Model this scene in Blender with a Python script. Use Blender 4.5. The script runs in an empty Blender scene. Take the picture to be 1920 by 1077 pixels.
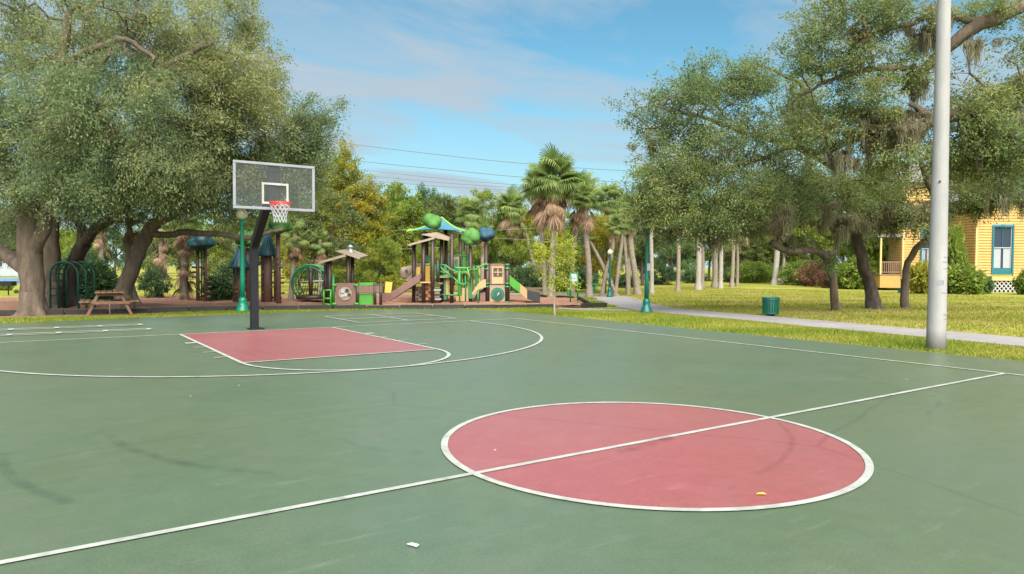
import bpy, math, random
import numpy as np
from mathutils import Vector, Matrix
R = math.radians
sc = bpy.context.scene
col = sc.collection
random.seed(7)
rng = np.random.default_rng(7)

# ---------------------------------------------------------------- camera
CAM = np.array([-4.7386, -17.9848, 1.6343]); PAN, PIT, ROL, FPX = .5997, -.0296, .0046, 1327.03
fw = np.array([math.sin(PAN)*math.cos(PIT), math.cos(PAN)*math.cos(PIT), math.sin(PIT)])
rt0 = np.array([math.cos(PAN), -math.sin(PAN), 0.]); up0 = np.cross(rt0, fw)
rt = math.cos(ROL)*rt0 + math.sin(ROL)*up0; up = -math.sin(ROL)*rt0 + math.cos(ROL)*up0
cd = bpy.data.cameras.new('camera'); cam = bpy.data.objects.new('camera', cd); col.objects.link(cam)
cam.matrix_world = Matrix(((rt[0], up[0], -fw[0], CAM[0]), (rt[1], up[1], -fw[1], CAM[1]), (rt[2], up[2], -fw[2], CAM[2]), (0, 0, 0, 1)))
cd.sensor_width = 36; cd.lens = FPX/1920*36; cd.clip_end = 2000; cd.clip_start = .05
sc.camera = cam

# ---------------------------------------------------------------- sky, sun, exposure
SUN_EL, SUN_AZ = R(46), R(206)            # azimuth clockwise from +y
w = bpy.data.worlds.new('World'); sc.world = w; w.use_nodes = True
nt = w.node_tree; nt.nodes.clear()
def wn(t, **k):
    n = nt.nodes.new(t)
    for a, b in k.items(): setattr(n, a, b)
    return n
sky = wn('ShaderNodeTexSky', sky_type='NISHITA', sun_disc=False, sun_elevation=SUN_EL, sun_rotation=SUN_AZ, air_density=1.0, dust_density=.3, ozone_density=1.2)
tc = wn('ShaderNodeTexCoord'); sep = wn('ShaderNodeSeparateXYZ'); nt.links.new(tc.outputs['Generated'], sep.inputs[0])
zc = wn('ShaderNodeMath', operation='MAXIMUM'); zc.inputs[1].default_value = 0.0; nt.links.new(sep.outputs[2], zc.inputs[0])
za = wn('ShaderNodeMath', operation='ADD'); za.inputs[1].default_value = .16; nt.links.new(zc.outputs[0], za.inputs[0])
dx = wn('ShaderNodeMath', operation='DIVIDE'); dy = wn('ShaderNodeMath', operation='DIVIDE')
nt.links.new(sep.outputs[0], dx.inputs[0]); nt.links.new(za.outputs[0], dx.inputs[1])
nt.links.new(sep.outputs[1], dy.inputs[0]); nt.links.new(za.outputs[0], dy.inputs[1])
cmb = wn('ShaderNodeCombineXYZ'); nt.links.new(dx.outputs[0], cmb.inputs[0]); nt.links.new(dy.outputs[0], cmb.inputs[1])
mp = wn('ShaderNodeMapping'); mp.inputs['Rotation'].default_value = (0, 0, R(-20)); mp.inputs['Scale'].default_value = (.75, 1.5, 1); mp.inputs['Location'].default_value = (3.1, 1.7, 0)
nt.links.new(cmb.outputs[0], mp.inputs[0])
n1 = wn('ShaderNodeTexNoise'); n1.inputs['Scale'].default_value = 1.15; n1.inputs['Detail'].default_value = 10; n1.inputs['Roughness'].default_value = .60; n1.inputs['Distortion'].default_value = .7
nt.links.new(mp.outputs[0], n1.inputs[0])
cr = wn('ShaderNodeValToRGB'); e = cr.color_ramp.elements; e[0].position = .38; e[0].color = (.0, .0, .0, 1); e[1].position = .62; e[1].color = (.92, .92, .92, 1)
nt.links.new(n1.outputs[0], cr.inputs[0])
hz = wn('ShaderNodeMapRange', interpolation_type='SMOOTHSTEP'); hz.inputs[1].default_value = .02; hz.inputs[2].default_value = .30; hz.inputs[3].default_value = .62; hz.inputs[4].default_value = 0.; nt.links.new(zc.outputs[0], hz.inputs[0])
sc_ = wn('ShaderNodeMath', operation='MAXIMUM'); nt.links.new(cr.outputs[0], sc_.inputs[0]); nt.links.new(hz.outputs[0], sc_.inputs[1])
mx = wn('ShaderNodeMix', data_type='RGBA'); nt.links.new(sc_.outputs[0], mx.inputs[0]); mm = wn('ShaderNodeMix', data_type='RGBA', blend_type='MULTIPLY'); mm.inputs[0].default_value = 1; mm.inputs[7].default_value = (.40, .66, .63, 1); nt.links.new(sky.outputs[0], mm.inputs[6]); nt.links.new(mm.outputs[2], mx.inputs[6]); mx.inputs[7].default_value = (2.1, 2.5, 2.85, 1)
bg = wn('ShaderNodeBackground'); bg.inputs[1].default_value = .056; nt.links.new(mx.outputs[2], bg.inputs[0])
wo = wn('ShaderNodeOutputWorld'); nt.links.new(bg.outputs[0], wo.inputs[0])
sd = bpy.data.lights.new('sun', 'SUN'); sd.energy = 3.0; sd.angle = R(70); sd.color = (1, .95, .86)
sun = bpy.data.objects.new('sun', sd); col.objects.link(sun)
sdir = Vector((math.sin(SUN_AZ)*math.cos(SUN_EL), math.cos(SUN_AZ)*math.cos(SUN_EL), math.sin(SUN_EL)))
sun.rotation_euler = sdir.to_track_quat('Z', 'Y').to_euler()
vs = sc.view_settings; vs.view_transform = 'Standard'; vs.look = 'None'; vs.gamma = 1; vs.exposure = 2.1
sc.cycles.max_bounces = 8; sc.cycles.transparent_max_bounces = 16

# ---------------------------------------------------------------- where things stand: rays of the photograph met at a depth or on the ground
def ray(px, py): return fw + (px-960)/FPX*rt - (py-538.5)/FPX*up
def V(px, py, d): return CAM + ray(px, py)*d
def G(px, py, z=0.):
    r = ray(px, py); return CAM + r*((z-CAM[2])/r[2])
def depth(p): return float((np.array(p)-CAM) @ fw)
def at(px, d, z=0.):
    p = V(px, 499, d); p[2] = z; return p

# ---------------------------------------------------------------- materials
M = {}
def pm(name, c1, c2=None, scale=8, rough=.6, bump=0., bscale=None, spec=.5, metal=0., detail=6, stretch=None, lo=.35, hi=.65, coat=0.):
    m = bpy.data.materials.new(name); m.use_nodes = True; t = m.node_tree; b = t.nodes['Principled BSDF']
    b.inputs['Base Color'].default_value = (*c1, 1); b.inputs['Roughness'].default_value = rough; b.inputs['Metallic'].default_value = metal
    b.inputs['Specular IOR Level'].default_value = spec; b.inputs['Coat Weight'].default_value = coat
    co = t.nodes.new('ShaderNodeTexCoord'); src = co.outputs['Object']
    if stretch:
        q = t.nodes.new('ShaderNodeMapping'); q.inputs['Scale'].default_value = stretch; t.links.new(src, q.inputs[0]); src = q.outputs[0]
    if c2 is not None:
        n = t.nodes.new('ShaderNodeTexNoise'); n.inputs['Scale'].default_value = scale; n.inputs['Detail'].default_value = detail; n.inputs['Roughness'].default_value = .65; t.links.new(src, n.inputs[0])
        r = t.nodes.new('ShaderNodeValToRGB'); r.color_ramp.elements[0].position = lo; r.color_ramp.elements[1].position = hi
        r.color_ramp.elements[0].color = (*c1, 1); r.color_ramp.elements[1].color = (*c2, 1)
        t.links.new(n.outputs[0], r.inputs[0]); t.links.new(r.outputs[0], b.inputs['Base Color'])
    if bump:
        n = t.nodes.new('ShaderNodeTexNoise'); n.inputs['Scale'].default_value = bscale or scale*3; n.inputs['Detail'].default_value = 5; t.links.new(src, n.inputs[0])
        bp = t.nodes.new('ShaderNodeBump'); bp.inputs['Strength'].default_value = bump; bp.inputs['Distance'].default_value = .02
        t.links.new(n.outputs[0], bp.inputs['Height']); t.links.new(bp.outputs[0], b.inputs['Normal'])
    M[name] = m; return m

def leafmat(name, cols, trans=.35, rough=.55):
    """per-leaf colour from the attribute 'v'; thin leaves let some light through"""
    m = bpy.data.materials.new(name); m.use_nodes = True; t = m.node_tree; b = t.nodes['Principled BSDF']; out = t.nodes['Material Output']
    a = t.nodes.new('ShaderNodeAttribute'); a.attribute_name = 'v'
    r = t.nodes.new('ShaderNodeValToRGB')
    while len(r.color_ramp.elements) < len(cols): r.color_ramp.elements.new(.5)
    for i, c in enumerate(cols):
        r.color_ramp.elements[i].position = i/(len(cols)-1); r.color_ramp.elements[i].color = (*c, 1)
    t.links.new(a.outputs['Fac'], r.inputs[0]); t.links.new(r.outputs[0], b.inputs['Base Color'])
    b.inputs['Roughness'].default_value = rough; b.inputs['Specular IOR Level'].default_value = .35
    tr = t.nodes.new('ShaderNodeBsdfTranslucent'); t.links.new(r.outputs[0], tr.inputs[0])
    ms = t.nodes.new('ShaderNodeMixShader'); ms.inputs[0].default_value = trans
    t.links.new(b.outputs[0], ms.inputs[1]); t.links.new(tr.outputs[0], ms.inputs[2]); t.links.new(ms.outputs[0], out.inputs[0])
    M[name] = m; return m

pm('white_paint', (0.357, 0.3612, 0.34), (0.2465, 0.2635, 0.238), 5, .6, .1, 60, detail=12)
def worn():
    m = M['white_paint']; t = m.node_tree; r = [n for n in t.nodes if n.type == 'VALTORGB'][0]; x = r.color_ramp.elements.new(.74); x.color = (.14, .155, .13, 1); r.color_ramp.elements[1].position = .60
worn()
pm('bark', (.055, .042, .032), (.165, .122, .088), 7, .95, 1., 12, stretch=(1, 1, .25), lo=.3, hi=.7)
pm('dark_bark', (.03, .023, .019), (.095, .072, .055), 6, .9, .9, 9, stretch=(1, 1, .28))
pm('pale_bark', (.14, .112, .085), (.235, .195, .15), 6, .9, .6, 12, stretch=(1, 1, 1.8))
pm('white_bark', (.19, .17, .14), (.29, .265, .225), 6, .9, .5, 12, stretch=(1, 1, 1.8))
pm('twig', (.15, .125, .10), (.26, .22, .18), 3, .9)
pm('black_steel', (.006, .0065, .009), (.010, .010, .013), 6, .5, spec=.3)
pm('emerald', (.0, .20, .115), (.0, .165, .095), 4, .35)
pm('teal_green', (.0, .105, .085), (.003, .085, .07), 4, .38)
pm('dark_green', (.004, .085, .055), (.004, .065, .045), 4, .4)
pm('concrete_pole', (.27, .265, .255), (.21, .208, .202), 2.2, .8, .25, 50, stretch=(1, 1, .35))
pm('path', (0.243, 0.225, 0.225), (0.1935, 0.18, 0.18), 1.3, .9, .3, 60)
pm('mulch', (.30, .15, .088), (.15, .072, .045), 9, 1, 1., 26, detail=10)
pm('kerb_black', (.007, .007, .007), (.014, .013, .012), 4, .7)
pm('wood', (.20, .105, .055), (.125, .065, .036), 6, .7, .3, 22, stretch=(1, 8, 8))
pm('brown_plastic', (.145, .075, .058), (.115, .06, .048), 4, .5)
pm('post_brown', (.04, .02, .014), (.03, .016, .012), 4, .5)
pm('trunk_brown', (.125, .07, .048), (.09, .05, .035), 5, .6, .5, 8)
pm('lime', (0.051, 0.2465, 0.017), (0.03825, 0.204, 0.017), 3, .4)
pm('leaf_green', (.055, .165, .026), (.036, .125, .018), 3, .75)
pm('kelly', (0.0225, 0.18, 0.054), (0.018, 0.144, 0.045), 3, .4)
pm('play_green', (.015, .13, .03), (.012, .11, .025), 3, .4)
pm('deep_teal', (.008, .055, .065), (.006, .04, .05), 3, .45)
pm('blob_blue', (.009, .06, .095), (.007, .045, .075), 3, .7)
pm('tan', (0.357, 0.2465, 0.1105), (0.306, 0.2082, 0.0935), 3, .5)
pm('stone_tan', (0.2805, 0.2125, 0.1487), (0.204, 0.1573, 0.1105), 10, .7, .5, 25)
pm('roof_tan', (0.272, 0.216, 0.16), (0.2, 0.156, 0.116), 5, .7, .2, 20, stretch=(1, 6, 6))
pm('yellow_plastic', (.55, .34, .06), (.5, .30, .05), 3, .4)
pm('orange_plastic', (.55, .16, .03), (.5, .13, .025), 3, .4)
pm('rubber_black', (.015, .017, .02), (.022, .024, .028), 3, .5)
pm('canopy_blue', (.035, .14, .22), (.03, .12, .19), 3, .7)
pm('canopy_green', (.02, .19, .085), (.018, .16, .07), 3, .7)
pm('canopy_lime', (.18, .42, .05), (.16, .38, .05), 3, .7)
pm('grey_metal', (.30, .32, .33), None, 3, .45, metal=.6)
pm('white_metal', (0.306, 0.3187, 0.34), (0.255, 0.2677, 0.2848), 3, .4)
pm('rim_red', (.55, .03, .025), (.48, .025, .02), 3, .4)
pm('net_white', (0.378, 0.369, 0.378), None, 3, .8)
pm('siding', (.41, .25, .068), (.36, .215, .057), 2, .7)
pm('trim_teal', (.005, .105, .125), (.005, .09, .105), 3, .5)
pm('trim_cream', (.5, .36, .14), None, 3, .6)
pm('roof_shingle', (.16, .15, .145), (.10, .095, .09), 12, .9, .5, 30)
pm('curtain', (.30, .315, .33), (.22, .235, .25), 7, .9, stretch=(9, 1, .4))
pm('lattice_white', (.4, .39, .36), None, 3, .7)
pm('shade_black', (.012, .012, .014), None, 3, .9)
pm('porch_wood', (.25, .15, .095), (.18, .105, .065), 5, .7)
pm('sign_face', (.26, .38, .52), (.40, .52, .62), 6, .4)
pm('blue_court', (.12, .23, .33), (.10, .20, .29), 2, .7)
pm('pale_wall', (.28, .31, .33), (.23, .26, .28), 2, .8)
pm('orange_wall', (.55, .24, .10), (.45, .19, .08), 2, .8)
pm('cable', (.10, .11, .13), None, 3, .6)
pm('pale_cable', (.16, .17, .13), None, 3, .6)
pm('fence_wood', (.20, .14, .085), (.13, .09, .06), 4, .8, .3, 20, stretch=(4, 4, .5))
pm('paper', (.5, .5, .5), None, 3, .8)
pm('dry_leaf', (.62, .33, .02), (.5, .24, .02), 20, .6)
pm('nest', (.09, .035, .02), (.16, .07, .04), 15, 1, 1, 30)
pm('sticker', (.13, .155, .19), (.21, .21, .205), 14, .6)
leafmat('leaf_left', [(.11, .18, .10), (.165, .23, .10), (.23, .27, .115), (.30, .30, .10), (.34, .37, .24)], .55)
leafmat('leaf_right', [(.095, .155, .07), (.14, .205, .075), (.205, .255, .085), (.27, .29, .085), (.29, .31, .17)], .52)
leafmat('leaf_bright', [(.10, .17, .03), (.16, .235, .035), (.23, .285, .04), (.30, .32, .045)], .5)
leafmat('leaf_yellow', [(.17, .21, .025), (.25, .26, .03), (.32, .29, .03), (.36, .23, .025)], .5)
leafmat('leaf_olive', [(.085, .12, .04), (.125, .165, .05), (.175, .205, .06), (.22, .225, .075)], .5)
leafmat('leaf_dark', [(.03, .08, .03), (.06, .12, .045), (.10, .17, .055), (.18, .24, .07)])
leafmat('leaf_rust', [(.10, .05, .03), (.17, .08, .045), (.22, .11, .06), (.16, .12, .05)])
leafmat('palm_green', [(.085, .145, .035), (.13, .20, .05), (.19, .26, .07), (.27, .31, .09)], .4)
leafmat('palm_dead', [(.17, .10, .06), (.26, .155, .09), (.33, .22, .13), (.38, .27, .17)], .3)
leafmat('moss_mat', [(.16, .145, .085), (.22, .20, .12), (.29, .265, .17), (.35, .325, .23)], .45, .9)
leafmat('grass_mat', [(.11, .18, .014), (.17, .225, .018), (.25, .26, .03), (.34, .28, .08)], .35)

# court paint: worn acrylic with broad blotches, scuffs and small pale scars
def courtmat(name, c1, c2, c3):
    m = pm(name, c1, None, rough=.5); t = m.node_tree; b = t.nodes['Principled BSDF']; L = t.links.new
    co = t.nodes.new('ShaderNodeTexCoord').outputs['Object']
    def noise(s, d, rr=.6, st=None):
        src = co
        if st:
            q = t.nodes.new('ShaderNodeMapping'); q.inputs['Scale'].default_value = st; q.inputs['Rotation'].default_value = (0, 0, .9); L(co, q.inputs[0]); src = q.outputs[0]
        n = t.nodes.new('ShaderNodeTexNoise'); n.inputs['Scale'].default_value = s; n.inputs['Detail'].default_value = d; n.inputs['Roughness'].default_value = rr; L(src, n.inputs[0]); return n.outputs[0]
    def ramp(src, a, bb, ca, cb):
        r = t.nodes.new('ShaderNodeValToRGB'); r.color_ramp.elements[0].position = a; r.color_ramp.elements[1].position = bb
        r.color_ramp.elements[0].color = ca; r.color_ramp.elements[1].color = cb; L(src, r.inputs[0]); return r.outputs[0]
    def mix(f, a, bb, typ='MIX'):
        x = t.nodes.new('ShaderNodeMix'); x.data_type = 'RGBA'; x.blend_type = typ
        for s, v in ((0, f), (6, a), (7, bb)):
            if isinstance(v, (int, float)): x.inputs[s].default_value = v
            elif isinstance(v, tuple): x.inputs[s].default_value = v
            else: L(v, x.inputs[s])
        return x.outputs[2]
    base = ramp(noise(.16, 4), .35, .65, (*c1, 1), (*c2, 1))
    wear = ramp(noise(.9, 8, .7), .48, .75, (0, 0, 0, 1), (.55, .55, .55, 1))
    base = mix(wear, base, (*c3, 1))
    streak = ramp(noise(1.4, 6, .7, (1, 7, 1)), .58, .72, (0, 0, 0, 1), (.40, .40, .40, 1))
    base = mix(streak, base, tuple(x*1.5 for x in c3)+(1,))
    fine = ramp(noise(60, 3), .3, .7, (.80, .80, .80, 1), (1.16, 1.16, 1.16, 1)); base = mix(1., base, ramp(noise(4.5, 9, .7), .3, .7, (.90, .90, .90, 1), (1.09, 1.09, 1.09, 1)), 'MULTIPLY')
    base = mix(1., base, fine, 'MULTIPLY')
    vo = t.nodes.new('ShaderNodeTexVoronoi'); vo.inputs['Scale'].default_value = 1.3; L(co, vo.inputs[0])
    sp = ramp(vo.outputs['Distance'], .012, .022, (.8, .8, .8, 1), (0, 0, 0, 1))
    big = ramp(noise(.07, 3), .38, .66, (0, 0, 0, 1), (.6, .6, .6, 1)); base = mix(big, base, tuple((x*.75+.4*sum(c1)/3) for x in c1)+(1,))
    vc = t.nodes.new('ShaderNodeTexVoronoi'); vc.feature = 'DISTANCE_TO_EDGE'; vc.inputs['Scale'].default_value = .16; dn = t.nodes.new('ShaderNodeMix'); dn.data_type = 'VECTOR'; dn.inputs[0].default_value = .12; L(co, dn.inputs[4]); nz = t.nodes.new('ShaderNodeTexNoise'); nz.inputs['Scale'].default_value = 1.1; nz.inputs['Detail'].default_value = 7; L(co, nz.inputs[0]); L(nz.outputs['Color'], dn.inputs[5]); L(dn.outputs[1], vc.inputs[0])
    ck = ramp(vc.outputs['Distance'], .0006, .0022, (.35, .35, .35, 1), (0, 0, 0, 1)); base = mix(ck, base, tuple(x*.55 for x in c1)+(1,))
    base = mix(sp, base, (.6, .62, .58, 1))
    L(base, b.inputs['Base Color'])
    rr = ramp(noise(.5, 5), .3, .7, (.30, .30, .30, 1), (.46, .46, .46, 1)); L(rr, b.inputs['Roughness'])
    bp = t.nodes.new('ShaderNodeBump'); bp.inputs['Strength'].default_value = .25; bp.inputs['Distance'].default_value = .004
    L(noise(180, 3), bp.inputs['Height']); L(bp.outputs[0], b.inputs['Normal'])
    return m
courtmat('court_green', (0.0672, 0.1025, 0.06048), (0.084, 0.1092, 0.05376), (0.105, 0.1159, 0.0882))
courtmat('court_red', (0.2226, 0.0588, 0.06132), (0.2436, 0.0714, 0.07224), (0.2394, 0.1025, 0.1008))

# lawn: mixes fresh green, yellow green and dry straw
def lawnmat():
    m = pm('lawn', (.1, .15, .02), None, rough=1., spec=.1); t = m.node_tree; b = t.nodes['Principled BSDF']; L = t.links.new
    co = t.nodes.new('ShaderNodeTexCoord').outputs['Object']
    n = t.nodes.new('ShaderNodeTexNoise'); n.inputs['Scale'].default_value = .22; n.inputs['Detail'].default_value = 12; n.inputs['Roughness'].default_value = .72; L(co, n.inputs[0])
    r = t.nodes.new('ShaderNodeValToRGB'); el = r.color_ramp.elements; el[0].position = .30; el[0].color = (.10, .15, .015, 1); el[1].position = .66; el[1].color = (.27, .20, .09, 1)
    for p, c in ((.40, (.16, .19, .022)), (.49, (.225, .225, .035)), (.57, (.26, .23, .06))):
        x = el.new(p); x.color = (*c, 1)
    L(n.outputs[0], r.inputs[0]); L(r.outputs[0], b.inputs['Base Color'])
    n2 = t.nodes.new('ShaderNodeTexNoise'); n2.inputs['Scale'].default_value = 14; n2.inputs['Detail'].default_value = 6; L(co, n2.inputs[0])
    bp = t.nodes.new('ShaderNodeBump'); bp.inputs['Strength'].default_value = 1.; bp.inputs['Distance'].default_value = .06; L(n2.outputs[0], bp.inputs['Height']); L(bp.outputs[0], b.inputs['Normal'])
lawnmat()

def glassmat():
    leafmat('leaf_sapling', [(.16, .24, .02), (.24, .31, .025), (.32, .36, .03), (.38, .34, .03)], .5)
    m = bpy.data.materials.new('clear_board'); m.use_nodes = True; t = m.node_tree; out = t.nodes['Material Output']; b = t.nodes['Principled BSDF']
    b.inputs['Base Color'].default_value = (.40, .43, .42, 1); b.inputs['Roughness'].default_value = .05
    tr = t.nodes.new('ShaderNodeBsdfTransparent'); tr.inputs[0].default_value = (.95, .97, .96, 1)
    ms = t.nodes.new('ShaderNodeMixShader'); ms.inputs[0].default_value = .05
    t.links.new(tr.outputs[0], ms.inputs[1]); t.links.new(b.outputs[0], ms.inputs[2]); t.links.new(ms.outputs[0], out.inputs[0]); M['clear_board'] = m
    m = bpy.data.materials.new('globe'); m.use_nodes = True; b = m.node_tree.nodes['Principled BSDF']
    b.inputs['Base Color'].default_value = (.80, .72, .52, 1); b.inputs['Roughness'].default_value = .25; b.inputs['Transmission Weight'].default_value = .35; M['globe'] = m
    m = bpy.data.materials.new('window_glass'); m.use_nodes = True; b = m.node_tree.nodes['Principled BSDF']
    b.inputs['Base Color'].default_value = (.03, .04, .06, 1); b.inputs['Roughness'].default_value = .08; b.inputs['Specular IOR Level'].default_value = .3; M['window_glass'] = m
glassmat()

# ---------------------------------------------------------------- mesh helpers
def link(name, me, mat, parent=None):
    o = bpy.data.objects.new(name, me); col.objects.link(o)
    if mat and not me.materials: me.materials.append(M[mat])
    if parent: o.parent = parent
    return o
def npmesh(name, v, f, mat, attr=None, smooth=False):
    v = np.ascontiguousarray(v, np.float32); f = np.ascontiguousarray(f, np.int32); me = bpy.data.meshes.new(name)
    me.vertices.add(len(v)); me.vertices.foreach_set('co', v.ravel())
    me.loops.add(f.size); me.loops.foreach_set('vertex_index', f.ravel())
    me.polygons.add(len(f)); me.polygons.foreach_set('loop_start', np.arange(0, f.size, f.shape[1], dtype=np.int32))
    me.update(calc_edges=True)
    if attr is not None:
        a = me.attributes.new('v', 'FLOAT', 'POINT'); a.data.foreach_set('value', np.ascontiguousarray(attr, np.float32))
    if smooth: me.polygons.foreach_set('use_smooth', np.ones(len(f), bool))
    me.materials.append(M[mat]); return me
class MB:
    def __init__(s): s.v = []; s.f = []; s.sm = []
    def add(s, v, f, smooth=False):
        k = len(s.v); s.v += [tuple(map(float, p)) for p in v]; s.f += [tuple(i+k for i in q) for q in f]; s.sm += [smooth]*len(f); return s
    def box(s, c, sz, rz=0, rx=0, ry=0):
        m = Matrix.Rotation(rz, 3, 'Z') @ Matrix.Rotation(ry, 3, 'Y') @ Matrix.Rotation(rx, 3, 'X')
        b = min(.012, .2*min(sz)); vv = []; c = Vector(c)
        # a chamfered box: 24 corners
        idx = {}
        for sx in (-1, 1):
            for sy in (-1, 1):
                for sz_ in (-1, 1):
                    for k in range(3):
                        p = [sx*sz[0]/2, sy*sz[1]/2, sz_*sz[2]/2]
                        for j in range(3):
                            if j != k: p[j] -= (sx, sy, sz_)[j]*b
                        idx[sx, sy, sz_, k] = len(vv); vv.append(c + m @ Vector(p))
        F = []
        def q(a): F.append([idx[t] for t in a])
        for k in range(3):
            i, j = [(1, 2), (2, 0), (0, 1)][k]
            for sg in (-1, 1):
                l = []
                for (a_, b_) in ((-1, -1), (1, -1), (1, 1), (-1, 1)):
                    t = [0, 0, 0]; t[k] = sg; t[i] = a_; t[j] = b_; l.append((*t, k))
                q(l if sg > 0 else l[::-1])
            for a_ in (-1, 1):
                for b_ in (-1, 1):
                    t0 = [0, 0, 0]; t1 = [0, 0, 0]; t0[i] = t1[i] = a_; t0[j] = t1[j] = b_; t0[k] = -1; t1[k] = 1
                    l = [(*t0, i), (*t1, i), (*t1, j), (*t0, j)]; q(l if a_*b_ < 0 else l[::-1])
        for sx in (-1, 1):
            for sy in (-1, 1):
                for z_ in (-1, 1):
                    l = [(sx, sy, z_, 0), (sx, sy, z_, 1), (sx, sy, z_, 2)]; q(l if sx*sy*z_ > 0 else l[::-1])
        return s.add(vv, F)
    def tube(s, pts, r, n=8, cap=True, square=False):
        P = [Vector(p) for p in pts]; rs = r if hasattr(r, '__len__') else [r]*len(P); vv = []; F = []; ref = None
        if square: n = 4
        for i, p in enumerate(P):
            t = (P[min(i+1, len(P)-1)]-P[max(i-1, 0)]).normalized()
            if ref is None:
                ref = Vector((0, 0, 1)) if abs(t.z) < .9 else Vector((1, 0, 0))
                x = t.cross(ref).normalized()
            else: x = (x - t*x.dot(t)).normalized()
            y = t.cross(x)
            for k in range(n):
                a = 2*math.pi*(k+(.5 if square else 0))/n; vv.append(p + (x*math.cos(a)+y*math.sin(a))*rs[i])
        for i in range(len(P)-1):
            for k in range(n): F.append((i*n+k, i*n+(k+1) % n, (i+1)*n+(k+1) % n, (i+1)*n+k))
        s.add(vv, F, not square)
        if cap:
            kk = len(s.v)-len(vv); s.f += [tuple(kk+k for k in reversed(range(n))), tuple(kk+(len(P)-1)*n+k for k in range(n))]; s.sm += [False]*2
        return s
    def lathe(s, prof, n=20, c=(0, 0, 0)):
        vv = []; F = []
        for (r, z) in prof:
            for k in range(n): a = 2*math.pi*k/n; vv.append((c[0]+r*math.cos(a), c[1]+r*math.sin(a), c[2]+z))
        for i in range(len(prof)-1):
            for k in range(n): F.append((i*n+k, i*n+(k+1) % n, (i+1)*n+(k+1) % n, (i+1)*n+k))
        F.append(tuple(reversed(range(n)))); F.append(tuple((len(prof)-1)*n+k for k in range(n)))
        return s.add(vv, F, True)
    def prism(s, poly, off):
        n = len(poly); off = Vector(off); P = [Vector(p) for p in poly]
        v = P + [p+off for p in P]; F = [tuple(reversed(range(n))), tuple(range(n, 2*n))] + [(i, (i+1) % n, n+(i+1) % n, n+i) for i in range(n)]
        return s.add(v, F)
    def ball(s, c, r, nu=14, nv=9, bumps=0, amp=.15, seed=0, flat=0.):
        rr = random.Random(seed); dirs = [Vector((rr.gauss(0, 1), rr.gauss(0, 1), rr.gauss(.2, .8))).normalized() for _ in range(bumps)]
        r = r if hasattr(r, '__len__') else (r, r, r); vv = []; F = []
        for j in range(nv+1):
            th = math.pi*j/nv
            for k in range(nu):
                a = 2*math.pi*k/nu; d = Vector((math.sin(th)*math.cos(a), math.sin(th)*math.sin(a), math.cos(th)))
                m = 1
                if bumps:      # outline of a heap of overlapping round lobes
                    lr = .46+amp; m = .6
                    for q in dirs:
                        b_ = d.dot(q)*.48; disc_ = b_*b_-.48*.48+lr*lr
                        if disc_ > 0: m = max(m, b_+math.sqrt(disc_))
                z = d.z*m
                if z < 0: z *= 1-flat
                vv.append((c[0]+d.x*m*r[0], c[1]+d.y*m*r[1], c[2]+z*r[2]))
        for j in range(nv):
            for k in range(nu): F.append((j*nu+k, (j+1)*nu+k, (j+1)*nu+(k+1) % nu, j*nu+(k+1) % nu))
        return s.add(vv, F, True)
    def build(s, name, mat, parent=None):
        me = bpy.data.meshes.new(name); me.from_pydata(s.v, [], s.f); me.polygons.foreach_set('use_smooth', s.sm); me.update()
        return link(name, me, mat, parent)
def tag(o, label=None, cat=None, group=None, kind=None):
    for k, v in (('label', label), ('category', cat), ('group', group), ('kind', kind)):
        if v: o[k] = v
    return o
def empty(name, loc, rz=0, label=None, cat=None, group=None):
    o = bpy.data.objects.new(name, None); col.objects.link(o); o.location = loc; o.rotation_euler = (0, 0, rz); o.empty_display_size = .3
    return tag(o, label, cat, group)
def copy_tree(o, parent=None):
    c = o.copy(); col.objects.link(c); c.parent = parent
    for ch in list(o.children): copy_tree(ch, c)
    return c
class Frame:
    """a thing standing at a ground pixel, its local x to the photograph's right and y away from the camera"""
    def __init__(s, name, px, py, label, cat, group=None, z=0.):
        s.o = np.array(G(px, py, z)); s.d = depth(s.o); s.S = s.d/FPX
        s.e = empty(name, s.o, -PAN, label, cat, group); s.Rt = np.array([[math.cos(PAN), -math.sin(PAN)], [math.sin(PAN), math.cos(PAN)]])
    def p(s, px, py, dd=0.):
        w_ = V(px, py, s.d+dd)-s.o; return (float(s.Rt[0] @ w_[:2]), float(s.Rt[1] @ w_[:2]), float(w_[2]))

# ================================================================ SETTING
FT = .3048; LW = 6*FT; FTL = 19*FT; RB = 5.25*FT; R3 = 19.75*FT; CW, CL, CRAD = 7.753, 13.273, 1.87
def sheet(name, poly, z, mat, parent=None, thick=0.):
    v = [(x, y, z) for x, y in poly]; mb = MB()
    if thick: mb.prism([(x, y, z-thick) for x, y in poly], (0, 0, thick))
    else: mb.add(v, [tuple(range(len(v)))])
    return mb.build(name, mat, parent)
# ground grid, finer near the court
gx = np.linspace(-420, 520, 95); gy = np.linspace(-300, 640, 95)
XX, YY = np.meshgrid(gx, gy); ZZ = np.full_like(XX, -.035)
gv = np.stack([XX, YY, ZZ], -1).reshape(-1, 3); ii = np.arange(94*95).reshape(94, 95)[:, :94].ravel()
ground = link('ground', npmesh('ground', gv, np.stack([ii, ii+1, ii+96, ii+95], 1), 'lawn'), None)
tag(ground, 'yellow green lawn with dry patches spreading round the court', 'lawn', kind='structure')
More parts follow.
